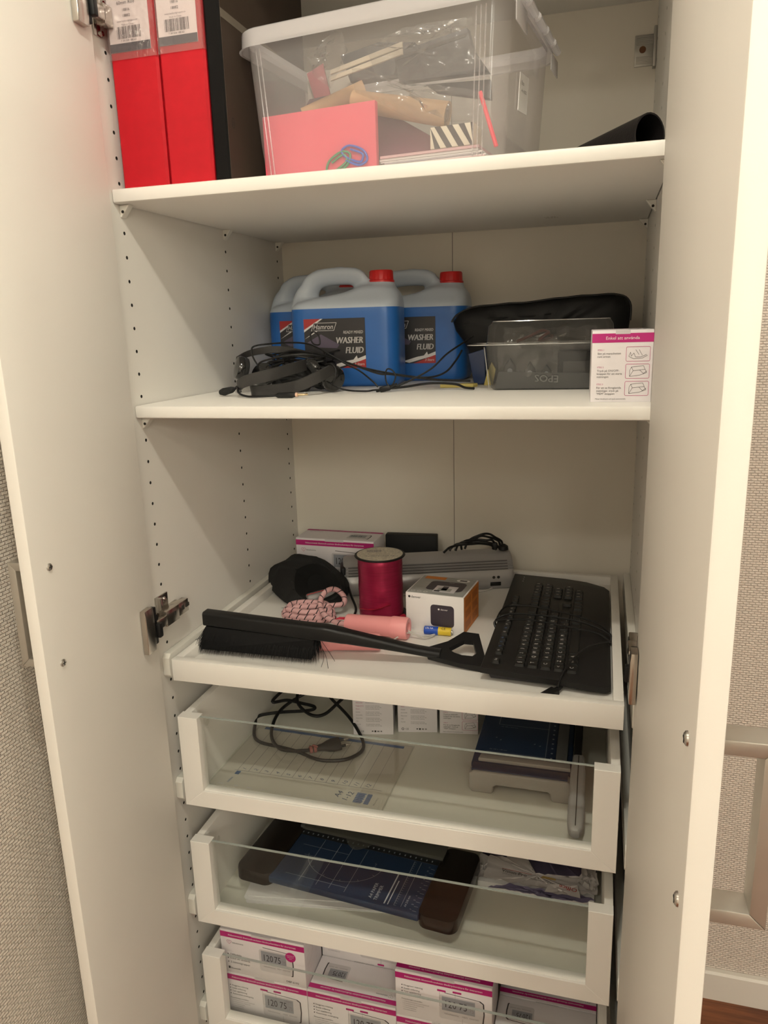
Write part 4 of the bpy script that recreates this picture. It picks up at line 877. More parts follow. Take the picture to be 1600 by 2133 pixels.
# ---- ribbon spool
M['ribbon'] = mat('red_satin_ribbon', (.34, .016, .065), .33, .55, var=.15, scale=30, stretch=(1, 1, 14))
M['ribbonflat'] = mat('red_ribbon_tail', (.40, .010, .035), .35, .2)
SPX, SPY = 279, 288
t = thing('ribbon_spool', 'upright spool of shiny red gift ribbon with a white printed label on top', 'ribbon', (SPX, SPY, TF))
prof = [(20, 4), (38, 4)]+[(39+.5*(i % 2)+.3*math.sin(i*.5), 5+i*3.2) for i in range(33)]+[(38, 112), (20, 112)]
MB().lathe(prof, 40).build('wound_ribbon', M['ribbon'], t, smooth=50)
MB().lathe([(0, 0), (43, 0), (43, 3), (39, 4), (0, 4)], 40, (5, 3, .5)).build('lower_flange', M['black'], t)
fl = MB().lathe([(0, 112), (44, 112), (45, 113.5), (44, 115), (0, 115)], 44).build('upper_flange', M['black'], t)
lb = MB().lathe([(0, 115), (40.5, 115), (40.5, 115.4), (0, 115.5)], 44).build('round_label', mat('speckled_label', (.62, .57, .46), .6, var=.25, scale=300), t)
p = MB(); o, u, v = V(0, 0, 115.55), V(-.97, -.25, 0), V(.25, -.97, 0)
p.text('Presentsnöre', 9.5, o+u*0+v*12, u, v, 'c', 0, 1, .2); p.text('10 mm x 225 m', 4.5, o+v*4, u, v, 'c', 0, 1, .2); barcode(p, o+u*(-2)+v*(-22), u, v, 26, 13, 0, 6); p.text('7340 1195', 4, o+u*(-16)+v*(-10), u, v, 'c', 0, 1, .2)
p.build('printed_text', M['grey_ink'], lb, smooth=0)
MB().tube(spline([(-30, -26, 20), (0, -41, 26), (26, -32, 34)], 8), 4.5, 8, flat=.25).build('ribbon_wrap', M['ribbonflat'], t)
MB().strip(spline([(6, -42, 12), (-4, -56, 14), (-30, -84, 24), (-50, -96, 28)], 6), (7, 5, 3), .6).build('ribbon_tail', M['ribbonflat'], t)
MB().strip(spline([(40, -10, 8), (52, -18, 3), (62, -30, 1.5)], 6), (6, 8, 1), .6).build('ribbon_end', M['ribbonflat'], t)
MB().prism([(38, 32), (58, 18), (52, 36)], .4, 1.0, 'z').build('ribbon_corner', M['ribbonflat'], t)
# ---- skipping rope: striped cord coil and two pink handles
def rope_mat():
    m = mat('pink_cord_black_fleck', (.62, .36, .36), .8, bump=.3, bscale=600); nt = m.node_tree; b = nt.nodes['Principled BSDF']
    uv = nt.nodes.new('ShaderNodeUVMap'); sp = nt.nodes.new('ShaderNodeSeparateXYZ'); nt.links.new(uv.outputs[0], sp.inputs[0])
    a = nt.nodes.new('ShaderNodeMath'); a.operation = 'MULTIPLY_ADD'; nt.links.new(sp.outputs[0], a.inputs[0]); a.inputs[1].default_value = 1.0; nt.links.new(sp.outputs[1], a.inputs[2])
    f = nt.nodes.new('ShaderNodeMath'); f.operation = 'FRACT'; nt.links.new(a.outputs[0], f.inputs[0])
    g = nt.nodes.new('ShaderNodeMath'); g.operation = 'LESS_THAN'; nt.links.new(f.outputs[0], g.inputs[0]); g.inputs[1].default_value = .13
    mx = nt.nodes.new('ShaderNodeMix'); mx.data_type = 'RGBA'; nt.links.new(g.outputs[0], mx.inputs[0]); mx.inputs[6].default_value = (.62, .36, .36, 1); mx.inputs[7].default_value = (.012, .012, .014, 1)
    nt.links.new(mx.outputs[2], b.inputs['Base Color']); return m
M['rope'] = rope_mat()
def rope_tube(path, r, pitch, parent, n=10):
    mb = MB().tube(path, r, n); o = mb.build('cord', M['rope'], parent, smooth=80); me = o.data
    P = [Vector(p) for p in path]; acc = [0]
    for a, b in zip(P, P[1:]): acc.append(acc[-1]+(b-a).length)
    uvl = me.uv_layers.new(name='UVMap')
    for poly in me.polygons:
        vs = [me.loops[li].vertex_index for li in poly.loop_indices]
        js = [v % n for v in vs]; wrapf = (0 in js) and (n-1 in js)
        for li, v in zip(poly.loop_indices, vs):
            j = v % n; jj = n if (wrapf and j == 0) else j; uvl.data[li].uv = (acc[min(v//n, len(acc)-1)]/pitch, jj/n)
    return o
t = thing('skipping_rope', 'pink skipping rope with black-flecked cord coiled in front of the black pouch', 'skipping rope', (200, 220, TF))
o_ = Vector((200, 220, TF)); pts = []
r = random.Random(9)
for turn in range(4):
    for k_ in range(12):
        a = -2*PI*k_/12+PI; rx, ry = 48-turn*3+r.uniform(-2, 2), 20+(turn % 2)*4+r.uniform(-2, 2)
        pts.append(Vector((156+rx*math.cos(a), 246+ry*math.sin(a)+turn*1.5, TF+5+turn*5.2+r.uniform(-.5, .5)))-o_)
pts += [Vector(p)-o_ for p in ((196, 262, 990), (212, 276, 990), (209, 286, 1000), (196, 284, 1012), (184, 272, 1014), (178, 256, 1006), (182, 238, 996), (196, 218, 990), (220, 202, 985), (244, 196, 985))]
rope_tube(spline(pts, 5), 4.8, 15, t)
M['pinkh'] = mat('pink_rubber_handle', (.85, .34, .34), .45)
def handle(parent, a, b, ra, rb):
    a, b = Vector(a)-o_, Vector(b)-o_; ax = (b-a); L = ax.length; ax.normalize(); s_ = ax.cross(Vector((0, 0, 1))).normalized(); w_ = s_.cross(ax)
    mb = MB(); mb.M = frame(a, s_, w_, ax); mb.lathe([(0, 0), (ra*.9, 0), (ra, 2), (ra+(rb-ra)*.7, L*.72), (rb, L*.74), (rb+.6, L*.76), (rb+.6, L-3), (rb-.8, L), (rb*.6, L), (rb*.5, L-6), (0, L-6)], 24)
    return mb.build('grip', M['pinkh'], parent, smooth=40)
handle(t, (243, 200, 986), (352, 196, 986), 15, 18)
handle(t, (320, 139, 984), (218, 122, 985), 13.5, 16.5)
MB().tube(spline([Vector(p)-o_ for p in ((318, 138, 984), (336, 148, 980), (332, 172, 974), (352, 192, 980), (380, 196, 972), (392, 216, 971), (372, 200, 972), (352, 192, 984))], 6), 1.3, 6).build('thin_wire', mat('pale_wire', (.55, .52, .48), .4), t)
o = MB().prism([(-24, -4), (50, -16), (50, -4), (30, 12), (-2, 18)], 0, .6, 'z').build('swing_tag', mat('pale_swing_tag', (.50, .49, .47), .6)); o.location = (.110, .287, (TF+.3)*MM)
tag(o, 'pale printed tag lying between the black pouch and the rope coil', 'tag')
p = MB(); p.quad((0, 0, .7), (1, -.2, 0), (.2, 1, 0), 18, 46, -4, 10, 1).quad((0, 0, .7), (1, -.2, 0), (.2, 1, 0), -14, 10, 2, 3.4, 0).quad((0, 0, .7), (1, -.2, 0), (.2, 1, 0), -14, 6, 5, 6.2, 0); p.build('tag_print', [M['ink'], mat('tag_blue', (.02, .13, .55), .5)], o, smooth=0)
cord('pouch_cord', 'thin black cord running from the pouch down past the ribbon spool', [(204, 330, 1000), (214, 314, 990), (232, 284, 980), (236, 262, 975), (234, 240, 973), (226, 229, 972)], 2.2)
# ---- black plug strip between pouch and spool
t = thing('ribbed_connector', 'small ribbed black connector block standing left of the ribbon spool', 'connector', (186, 405, TF))
MB().box(-8, 22, -5, 22, 0, 44, 2).build('connector_body', M['black'], t)
for i in range(4): MB().box(-6, 20, -7, -4.5, 8+i*9, 14+i*9, 1).build('rib', M['gloss_black'], t); MB().lathe([(0, 0), (1.3, 0), (1.3, .5), (0, .6)], 8, (-4, -7.2, 11+i*9), axis='y').build('pin', M['lcd'], t)
# ---- laminator
M['silver'] = mat('silver_plastic', (.36, .35, .345), .34, .25, var=.04, scale=5)
M['silverdark'] = mat('silver_groove', (.10, .095, .09), .5)
LA = 20.0
t = thing('laminator', 'long silver laminator with grooved front lying along the back of the tray', 'laminator', (184, 362, TF), LA)
LL = 330
pr = [(3, 2), (0, 8), (-1, 18), (1, 30), (4, 36)]
for i in range(4): pr += [(5+i*3, 38+i*4.6), (6.6+i*3, 38.6+i*4.6), (6.6+i*3, 40.6+i*4.6), (6+i*3, 41.8+i*4.6)]
pr += [(19, 58), (26, 64), (38, 69), (48, 69), (53, 62), (55, 40), (55, 4), (50, 0), (10, 0)]
mb = MB(); rings = []
for x, s_ in ((0, .90), (3, .97), (8, 1), (LL-10, 1), (LL-3, .97), (LL, .88)): rings.append([(x, 28+(y-28)*s_, 34+(z-34)*s_) for y, z in pr])
mb.loft(rings); mb.build('casing', M['silver'], t, smooth=32, recalc=True)
for i in range(4): MB().box(9, LL-11, 5.4+i*3, 7.6+i*3, 38.8+i*4.6, 40.4+i*4.6, 0).build('groove', M['silverdark'], t)
for i in range(2): MB().lathe([(0, 0), (2.6, 0), (3.0, -.8), (0, -1.6)], 14, (LL-40+i*9, -.6, 25), axis='y').build('button', M['dark'], t)
MB().box(LL-47, LL-26, -1.6, 3, 8, 16, 1).build('switch', M['black'], t)
MB().box(-6, 4, 8, 50, 6, 56, 3).build('end_cap', M['black'], t)
cord('pale_lead', 'pale cord lying on the tray along the foot of the laminator', [(286, 386, 970), (300, 392, 970), (400, 428, 970), (440, 446, 970), (456, 470, 971)], 1.6, m_=mat('pale_cord', (.60, .56, .52), .5))
la = lambda x, y, z: Vector((184+x*math.cos(math.radians(LA))-y*math.sin(math.radians(LA)), 362+x*math.sin(math.radians(LA))+y*math.cos(math.radians(LA)), TF+z))
t = thing('power_lead', 'black power lead bundled on top of the laminator at the back', 'cable', la(200, 36, 68))
r = random.Random(3); q0 = la(200, 36, 68)
for i in range(5):
    P = []
    for k_ in range(9):
        a = PI*k_/8; P.append(la(250+i*7-(52-i*4)*math.cos(a)+r.uniform(-3, 3), 30+i*3+r.uniform(-3, 3), 71+(14+i*4)*math.sin(a)**.8+r.uniform(-2, 2))-q0)
    MB().tube(spline(P, 4), 2.3, 7).build('lead_strand', M['cable'], t)
MB().box(88, 99, 26, 36, 3, 18, 3).build('cable_tie_block', M['black'], t)
MB().tube([Vector((110, 36, 3)), Vector((110, 36, 10)), Vector((110, 36, 14))], [10, 9, 3], 12).build('plug', M['black'], t)
o = MB().box(0, 108, 0, 20, 0, 84, 2).build('black_case', M['blacksoft']); tag(o, 'flat black case standing behind the left half of the laminator', 'case'); o.location = (.222, .522, TF*MM); o.rotation_euler = (0, 0, math.radians(3))
# ---- small white printer box
DA = -6.2
t = thing('photo_printer_box', 'small white carton with an orange side and a dark printer picture', 'box', (338, 236, TF), DA)
W, D, H = 101.5, 94, 67
MB().box(0, W, 0, D, 0, H, .7, 2).build('carton', mat('bright_white_carton', (.80, .77, .76), .45), t)
M['orange'] = mat('orange_print', (.60, .19, .02), .5, var=.12, scale=60); M['purple'] = mat('dark_purple_print', (.040, .030, .042), .4); M['topgrey'] = mat('grey_photo_print', (.33, .33, .31), .5, var=.12, scale=25)
DP = [M['ink'], M['purple'], M['orange'], M['topgrey'], M['white_ink'], M['greyprint'], mat('deep_orange_print', (.42, .12, .012), .5)]
p = MB(); o, u, v = V(0, -.05, 0), V(1, 0, 0), V(0, 0, 1)
p.quad(o, u, v, 44, 85, 12, 50, 1, .2, 6); p.text('denver', 6.2, V(10, -.05, 58), u, v, 'l', 0, 1.0); p.poly(V(6.6, -.05, 60), u, v, [(2.1*math.cos(k*PI/8), 2.1*math.sin(k*PI/8)) for k in range(16)], 0)
p.text('denver', 4.4, V(62, -.05, 41), u, v, 'l', 4, 1, .4); p.poly(V(58.5, -.05, 42.4), u, v, [(1.6*math.cos(k*PI/8), 1.6*math.sin(k*PI/8)) for k in range(16)], 4, .4); p.text('DMP-6216', 2.2, V(5, -.05, 3), u, v, 'l', 5)
p.build('front_artwork', DP, t, smooth=0, kind='stuff')
p = MB(); o, u, v = V(0, 0, H+.05), V(1, 0, 0), V(0, 1, 0)
p.quad(o, u, v, 2, W-2, 2, D-2, 3); p.quad(o, u, v, 8, 46, 76, 90, 2, .3); p.quad(o, u, v, 26, 90, 22, 68, 1, .35, 9); p.quad(o, u, v, 42, 80, 14, 46, 5, .5); p.quad(o, u, v, 48, 72, 20, 34, 3, .6); p.quad(o, u, v, 54, 64, 24, 44, 1, .6); p.quad(o, u, v, 44, 54, 16, 22, 0, .6)
p.poly(V(78, 80, H+.05), u, v, [(12*math.cos(k*PI/10), 7*math.sin(k*PI/10)) for k in range(20)], 4, .4); p.quad(o, u, v, 72, 85, 76.5, 83.5, 1, .5); p.text('denver', 3.4, V(58, 62, H+.1), u, v, 'l', 5, 1, .5)
for i in range(3): ellipse_ring(p, V(10+i*11, 10, H+.3), u, v, 3, 3, .6, 4)
p.build('top_artwork', DP, t, smooth=0)
p = MB(); o, u, v = V(W+.05, 0, 0), V(0, 1, 0), V(0, 0, 1)
p.quad(o, u, v, 1.5, D-1.5, 1, H-1, 2)
for i in range(3):
    for j in range(2): p.quad(o, u, v, 10+j*42, 42+j*42, 8+i*19, 21+i*19, 6, .3)
p.build('side_artwork', DP, t, smooth=0)
# ---- battery
t = thing('battery', 'blue and yellow battery lying in front of the white printer carton', 'battery', (373, 222, TF+7), 0)
M['battblue'] = mat('battery_blue', (.012, .07, .42), .3); M['battyel'] = mat('battery_yellow', (.70, .50, .03), .3)
MB().lathe([(0, 0), (6.4, 0), (7, .6), (7, 24)], 20, axis='x', caps=False).build('blue_sleeve', M['battblue'], t)
MB().lathe([(7, 24), (7, 45), (6.2, 46)], 20, axis='x', caps=False).build('yellow_sleeve', M['battyel'], t)
MB().lathe([(6.2, 46), (2.6, 46.2), (2.6, 48.4), (0, 48.5)], 16, axis='x', caps=False).build('contact', M['chrome'], t)
p = MB(); p.text('CE', 6, V(30, -5.4, 4.6), V(1, 0, 0), V(0, .64, .77), 'l', 0, 1, .8).text('LR6 AA', 4.2, V(3, -5.4, 4.6), V(1, 0, 0), V(0, .64, .77), 'l', 1, 1, .8); p.build('printed_text', [M['ink'], M['white_ink']], t, smooth=0)
# ---- snow brush with scraper
M['brushblack'] = mat('satin_black_plastic', (.008, .008, .0085), .42, spec=.3)
t = thing('snow_brush', 'long black snow brush with a triangular scraper end across the tray front', 'brush', (63, 93, TF))
q = Vector((60, 100, TF)); L_ = lambda p: Vector(p)-q
path = spline([(40, 94, 1024), (140, 88, 1022), (230, 84, 1020), (258, 86, 1018), (300, 95, 1009), (340, 103, 1001), (390, 114, 990), (420, 122, 984)], 5); n = len(path); rings = []
for i, pp in enumerate(path):
    f = i/(n-1); hh = 11.5 if f < .42 else max(6.0, 11.5-(f-.42)*14); ww = 11 if f < .5 else 9.5
    rings.append([L_(pp)+Vector((0, y, z)) for y, z in rrect(2*ww, 2*hh, 4.2, 3)])
MB().loft(rings).build('brush_handle', M['brushblack'], t, smooth=45)
bl_ = MB()
# scraper: flared blade with a triangular opening
A_ = [(408, 118), (440, 160), (462, 163), (492, 112), (484, 100), (470, 101)]
out_ = [(394, 128), (426, 150), (446, 176), (470, 176), (488, 124), (487, 103), (450, 106), (402, 113)]
inn = [(430, 135), (450, 157), (464, 158), (473, 132), (468, 125), (452, 124), (440, 127), (433, 131)]
def zz(x, y): return 988-(x-400)*.06-(140-y)*.30
top = [L_((x, y, max(zz(x, y), TF+6)+4)) for x, y in out_]; topi = [L_((x, y, max(zz(x, y), TF+6)+4)) for x, y in inn]
bot = [p+Vector((0, 0, -7 if i not in (4, 5) else -9.5)) for i, p in enumerate(top)]; boti = [p+Vector((0, 0, -7)) for p in topi]
bl_.loft([bot, top, topi, boti, bot], False); bl_.build('scraper_blade', M['brushblack'], t, smooth=35, recalc=True)
br_ = MB(); r = random.Random(12); M['bristle'] = mat('black_bristle', (.004, .004, .0045), .6, spec=.2)
core = [L_((44, 84, 1012)), L_((232, 76, 1009)), L_((232, 92, 1009)), L_((44, 100, 1012))]; low = [L_((40, 72, 978)), L_((226, 76, 976)), L_((224, 100, 976)), L_((40, 100, 978))]
br_.loft([low, core])
br_.build('bristle_core', M['bristle'], t, smooth=0)
br_ = MB()
for i in range(2600):
    f = r.random(); g = r.random(); e = r.uniform(-1, 1); x = 44+f*190; edge = 1.0 if .02 < f < .98 else 2.6
    a = L_((x, 87+g*13, 1013)); sp = (f-.5)*2; tipx = x-8+sp*7+r.gauss(0, 2.2)*edge; z1 = TF+1.5+abs(r.gauss(0, 3)); b = L_((tipx, 66+g*38+r.gauss(0, 2.5), z1))
    w = r.uniform(.28, .5); m_ = (a+b)*.5+Vector((0, -3, 0)); br_.raw([a+Vector((-w, 0, 0)), a+Vector((w, 0, 0)), m_+Vector((w, 0, 0)), m_+Vector((-w, 0, 0)), b], [(0, 1, 2, 3), (3, 2, 4)])
br_.build('bristles', M['bristle'], t, smooth=0, kind='stuff')
for (a, b, c) in (((234, 92, 1008), (252, 88, 985), (262, 84, 973)), ((232, 90, 1008), (246, 80, 985), (246, 66, 970)), ((232, 86, 1008), (250, 76, 986), (258, 64, 970)), ((42, 92, 1010), (30, 92, 990), (22, 86, 986)), ((44, 90, 1010), (36, 82, 988), (38, 68, 986))):
    MB().tube(spline([L_(a), L_(b), L_(c)], 4), .35, 5).build('stray_bristle', M['bristle'], t)
# ---- keyboard, standing on its side of the tray with its cable wrapped round
M['key'] = mat('key_black', (.007, .007, .007), .45, spec=.35); M['keylegend'] = mat('key_legend', (.66, .63, .60), .5); M['kbbase'] = mat('keyboard_case', (.009, .0085, .0085), .45, spec=.32); M['kbblue'] = mat('key_legend_blue', (.10, .17, .34), .5)
KX, KY = 490.5, 66.0
t = thing('keyboard', 'black full-size keyboard lying lengthwise at the right side of the tray', 'keyboard', (KX, KY, TF), 0)
KW, KL = 181, 436                                         # x: function row -> palm rest, y: length
mb = MB(); rings = []
for z, i0 in ((3, 14), (14, 8)): rings.append([(x, y, z) for x, y in ((i0, 12), (90, 9), (KW-22, 2), (KW-8, 8), (KW-8, KL-30), (KW-30, KL-12), (90, KL-8), (i0, KL-8))])
mb.loft(rings); mb.build('lower_case', mat('keyboard_underside', (.022, .020, .024), .45), t, smooth=40)
outl = [(0, 3), (45, 0), (110, -4), (150, -8), (174, -8), (181, 0), (181, KL-44), (172, KL-26), (140, KL-8), (100, KL-1), (2, KL-1)]
def kz(x): return 22.5-x*.045
mb = MB(); A_ = [(x, y, kz(x)-9) for x, y in outl]; B_ = [(x, y, kz(x)-1) for x, y in outl]; C_ = [(90+(x-90)*.985, 209+(y-209)*.992, kz(x)) for x, y in outl]
mb.loft([A_, B_, C_]); mb.build('upper_case', M['kbbase'], t, smooth=40)
rows = []
# columns of keys along y; c = row index from the function row (x), lengths follow a full keyboard
P_ = 18.9; y0k = 20.0
rowx = [14, 46, 64.5, 83, 101.5, 120]                      # function, numbers, q, a, z, space (x of near edge)
lay = {0: [(0, 1), (2, 1), (3, 1), (4, 1), (5, 1), (6.5, 1), (7.5, 1), (8.5, 1), (9.5, 1), (11, 1), (12, 1), (13, 1), (14, 1), (15.4, .8), (16.3, .8), (17.2, .8)],
       1: [(i, 1) for i in range(13)]+[(13, 2)], 2: [(0, 1.5)]+[(1.5+i, 1) for i in range(12)]+[(13.5, 1.5)], 3: [(0, 1.75)]+[(1.75+i, 1) for i in range(12)]+[(13.75, 1.25)],
       4: [(0, 1.25)]+[(1.25+i, 1) for i in range(11)]+[(12.25, 2.75)], 5: [(0, 1.5), (1.5, 1), (2.5, 1.25), (3.75, 6.2), (10, 1.25), (11.3, 1.2), (12.5, 1), (13.5, 1.5)]}
for rr in (1, 2): lay[rr] += [(15.4+i, 1) for i in range(3)]
lay[4] += [(16.4, 1)]; lay[5] += [(15.4+i, 1) for i in range(3)]
for rr in (1, 2, 3, 4, 5): lay[rr] += [(18.8+i, 1) for i in range(3)] + ([(21.8, 1)] if rr in (1, 2, 4) else [])
LEG = {1: '§1234567890+´', 2: 'TQWERTYUIOPÅ¨', 3: 'CASDFGHJKLÖÄ\'', 4: '<ZXCVBNM,.-_', 0: 'EFFFFFFFFFFFF', 5: 'CWA'}
keymesh = {}
for rr, ks in lay.items():
    for ki, (a, w) in enumerate(ks):
        kw = 15.2 if rr else 11.2; kl = w*P_*.79-2.6*.8; y = y0k+a*P_*.912*.93; x = rowx[rr]; key = (round(kl, 1), kw)
        if key not in keymesh:
            m_ = MB(); m_.loft([[(x_, y_, 0) for x_, y_ in rrect(kw, kl, 1.2, 2, kw/2, kl/2)], [(x_, y_, 4.4) for x_, y_ in rrect(kw-2.2, kl-2.2, 1.4, 2, kw/2, kl/2)]]); o = m_.build('key', M['key'], t, smooth=30); keymesh[key] = o.data
        else:
            o = bpy.data.objects.new('key', keymesh[key]); C.objects.link(o); o.parent = t
        o.location = Vector((x, y, kz(x)-.3))*MM
p = MB(); u, v = V(0, 1, 0), V(-1, 0, 0)
for rr, ks in lay.items():
    for ki, (a, w) in enumerate(ks):
        kl = w*P_*.79-2.1; y = y0k+a*P_*.912*.93; x = rowx[rr]; kw = 15.2 if rr else 11.2
        s_ = LEG[rr][ki] if ki < len(LEG[rr]) else ('7894561230'[(ki*3+rr) % 10] if a > 18 else ''); s_ = s_ if rr else ('Esc' if ki == 0 else 'F%d' % ki if ki < 13 else '')
        if s_: p.text(s_, 7.6 if len(s_) < 2 else 5.2, V(x+kw*.62, y+kl*.5, kz(x)+4.2), u, v, 'c', 1 if (rr == 0 and ki in (2, 3, 4, 6)) else 0, 1.0, .2)
p.build('key_legends', [M['keylegend'], M['kbblue']], t, smooth=0, kind='stuff')
for i in range(3): MB().lathe([(0, 0), (1.2, 0), (1.0, .4), (0, .5)], 8, (22, KL-42+i*12, kz(22))).build('status_light', M['keylegend'], t)
kb = lambda x, y, z: Vector((x-KX, y-KY, z-TF))
for q, P in enumerate(([(494, 262, 984), (488, 270, 986), (500, 300, 997), (540, 303, 1000), (600, 286, 998), (650, 262, 994), (671, 240, 986), (672, 232, 980)], [(496, 252, 978), (488, 250, 984), (492, 252, 994), (520, 262, 1000), (580, 262, 999), (630, 254, 996), (668, 236, 988), (672, 226, 980)], [(490, 240, 980), (490, 248, 991), (540, 244, 998), (600, 232, 997), (650, 222, 993), (671, 214, 984)])):
    MB().tube(spline([kb(*p_) for p_ in P], 6), 1.5, 7).build('cable_wrap', M['cable'], t)
MB().tube(spline([kb(*p_) for p_ in ((671, 206, 984), (667, 196, 991), (640, 160, 997), (618, 110, 996), (606, 72, 990), (600, 54, 978))], 6), 1.5, 7).build('cable_tail', M['cable'], t)
mb = MB(); ax = Vector((-.60, -.78, -.10)).normalized(); s_ = ax.cross(Vector((0, 0, 1))).normalized(); mb.M = frame(kb(598, 52, 974), s_, s_.cross(ax), ax)
mb.box(-7.5, 7.5, -4, 4, 0, 26, 1.5).tube([(0, 0, -14), (0, 0, 1)], [1.8, 4.5], 8); mb.build('usb_plug', M['black'], t)
mb = MB(); mb.M = frame(kb(598, 52, 974)+ax*26, s_, s_.cross(ax), ax); mb.box(-6, 6, -2.2, 2.2, 0, 11, .4).build('usb_shell', M['steel'], t)

# ================================================================ TOP DRAWER (floor at 741)
F1, F2, F3 = 741.0, 517.0, 294.0
pbox('white box with small spec print, leftmost of three standing in the top drawer', 74, 150, 88, (227, 257, F1), 12.5, front='spec')
pbox('white box with small spec print, middle of three standing in the top drawer', 72.5, 150, 88, (305, 284, F1), 11.5, front='spec')
pbox('white box with drawn steps, rightmost of three standing in the top drawer', 70, 150, 88, (381, 297, F1), 9, front='end')
# ---- pack of index sheets
M['indexpaper'] = mat('index_sheet_paper', (.80, .76, .67), .6)
M['indexblue'] = mat('index_blue_print', (.05, .16, .42), .5)
M['sleeve'] = glassy('clear_sleeve', (.96, .96, .95), refl=.05, diff=.03, rough=.08)
t = thing('index_sheet_pack', 'pack of numbered index sheets in a clear sleeve on the top drawer floor', 'index sheets', (41, 54, F1), -1.5)
SW, SD = 300, 190
MB().box(0, SW-6, 0, SD, .2, 1.6).build('sheets', M['indexpaper'], t)
for i in range(2): MB().box(SW-14+i*7, SW-8+i*7, 0, SD, .2, 1.9-i*.5).build('sheet_edge', M['indexpaper'], t)
p = MB(); o, u, v = V(0, 0, 1.7), V(1, 0, 0), V(0, 1, 0); px = lambda i: 38+i*20
p.line(o, u, v, [(22, 46), (284, 52)], .8, 0)
for i in range(12):
    p.line(o, u, v, [(px(i)-10, 46.5+i*.45), (px(i)-10, SD-6)], .8, 0); p.text(str(i+1), 10.5, V(px(i)+3, 51+i*.4, 1.7), V(.35, .94, 0), V(-.94, .35, 0), 'l', 2)
p.line(o, u, v, [(px(12)-10, 52), (px(12)-10, SD-6)], .5, 0)
p.quad(o, u, v, 12, 284, SD-9, SD-1, 1); p.quad(o, u, v, 28, 36, 34, 44, 1); p.text('index', 7, V(30, 10, 1.7), V(.1, 1, 0), V(-1, .1, 0), 'l', 1)
p.text('A4', 14, V(222, 18, 1.7), V(.25, .97, 0), V(-.97, .25, 0), 'l', 2); p.text('1-12', 14, V(238, 14, 1.7), V(.25, .97, 0), V(-.97, .25, 0), 'l', 2)
for i in range(12): p.quad(o, u, v, 248, 262+(i % 3), 12+i*2.2, 13.2+i*2.2+(i % 2)*.5, 1)
for i in range(9): p.quad(o, u, v, 266, 274, 12+i*3, 14+i*3, 1)
p.text('Art nr 790112', 3.4, V(284, 12, 1.7), V(.1, 1, 0), V(-1, .1, 0), 'l', 0)
p.build('index_print', [M['grey_ink'], M['indexblue'], mat('navy_print', (.06, .10, .22), .5)], t, smooth=0)
for i, x in enumerate((14, 44, 66, 92, 134, 172, 196, 226, 258)): MB().box(x, x+(6 if i % 2 else 10), 3, 6, 1.6, 2.1, .2, 1).build('punched_slot', M['paper'], t)
MB().box(-2, SW+2, -1, SD+3, 2.4, 2.8).build('clear_sleeve', M['sleeve'], t)
# ---- power cord
t = thing('mains_lead', 'black two-pin power cord coiled loosely on the index sheets in the top drawer', 'cable', (150, 200, F1+3))
q = Vector((150, 200, F1+3)); cpts = [(72, 310, 792), (58, 276, 778), (82, 291, 776), (110, 290, 774), (139, 289, 770), (131, 280, 766), (72, 270, 760), (36, 256, 755), (40, 234, 751), (54, 200, 748), (75, 182, 748), (111, 176, 748), (154, 168, 748), (186, 154, 749), (211, 153, 748), (244, 165, 748), (262, 196, 748), (254, 226, 752), (218, 268, 766), (171, 300, 784), (150, 320, 790)]
MB().tube(spline([Vector(p_)-q for p_ in cpts], 7), 3.1, 8).build('cord', M['cable'], t)
c2 = [(96, 318, 790), (107, 285, 776), (142, 262, 768), (166, 272, 767), (187, 300, 782), (200, 330, 790)]
MB().tube(spline([Vector(p_)-q for p_ in c2], 7), 3.1, 8).build('cord', M['cable'], t)
c3 = [(120, 322, 786), (88, 292, 772), (76, 264, 764), (79, 227, 757), (95, 188, 755), (122, 160, 755), (147, 158, 755), (161, 165, 753), (174, 171, 752)]
MB().tube(spline([Vector(p_)-q for p_ in c3], 7), 3.1, 8).build('cord', M['cable'], t)
ax = Vector((.86, .50, .06)).normalized(); s_ = ax.cross(Vector((0, 0, 1))).normalized(); w_ = s_.cross(ax); PM_ = frame(Vector((182, 176, 753))-q, s_, w_, ax)
def ov(a, b, z): return [(a*math.cos(2*PI*k/20), b*math.sin(2*PI*k/20), z) for k in range(20)]
mb = MB(); mb.M = PM_; mb.loft([ov(4.2, 4.0, -6), ov(6, 5, 4), ov(8, 6, 14), ov(15, 7.6, 24), ov(18.5, 8, 32), ov(18.5, 8, 44), ov(17.5, 7.2, 46)]); mb.build('plug_body', M['blacksoft'], t, smooth=50)
for s in (-9.5, 9.5):
    mb = MB(); mb.M = PM_; mb.lathe([(2.3, 45), (2.3, 54)], 12, (s, 0, 0)); mb.build('pin_sleeve', M['black'], t)
    mb = MB(); mb.M = PM_; mb.lathe([(2.1, 54), (2.1, 61.5), (1.2, 63), (0, 63.1)], 12, (s, 0, 0)); mb.build('pin', M['chrome'], t)
mb = MB(); mb.M = PM_; mb.lathe([(6.2, -2), (6.8, 0), (6.4, 3)], 14, caps=False).lathe([(5.8, -9), (6.4, -7), (6.0, -4)], 14, caps=False)
mb.tube(spline([(0, 6, -4), (4, 10, -2), (8, 8, 4), (4, 6, 2)], 4), 1.5, 6).tube(spline([(0, -6, -6), (-8, -5, -10), (-10, 2, -6)], 4), 1.5, 6)
mb.build('twist_tie', mat('dull_red_tie', (.23, .06, .045), .6), t, kind='stuff')
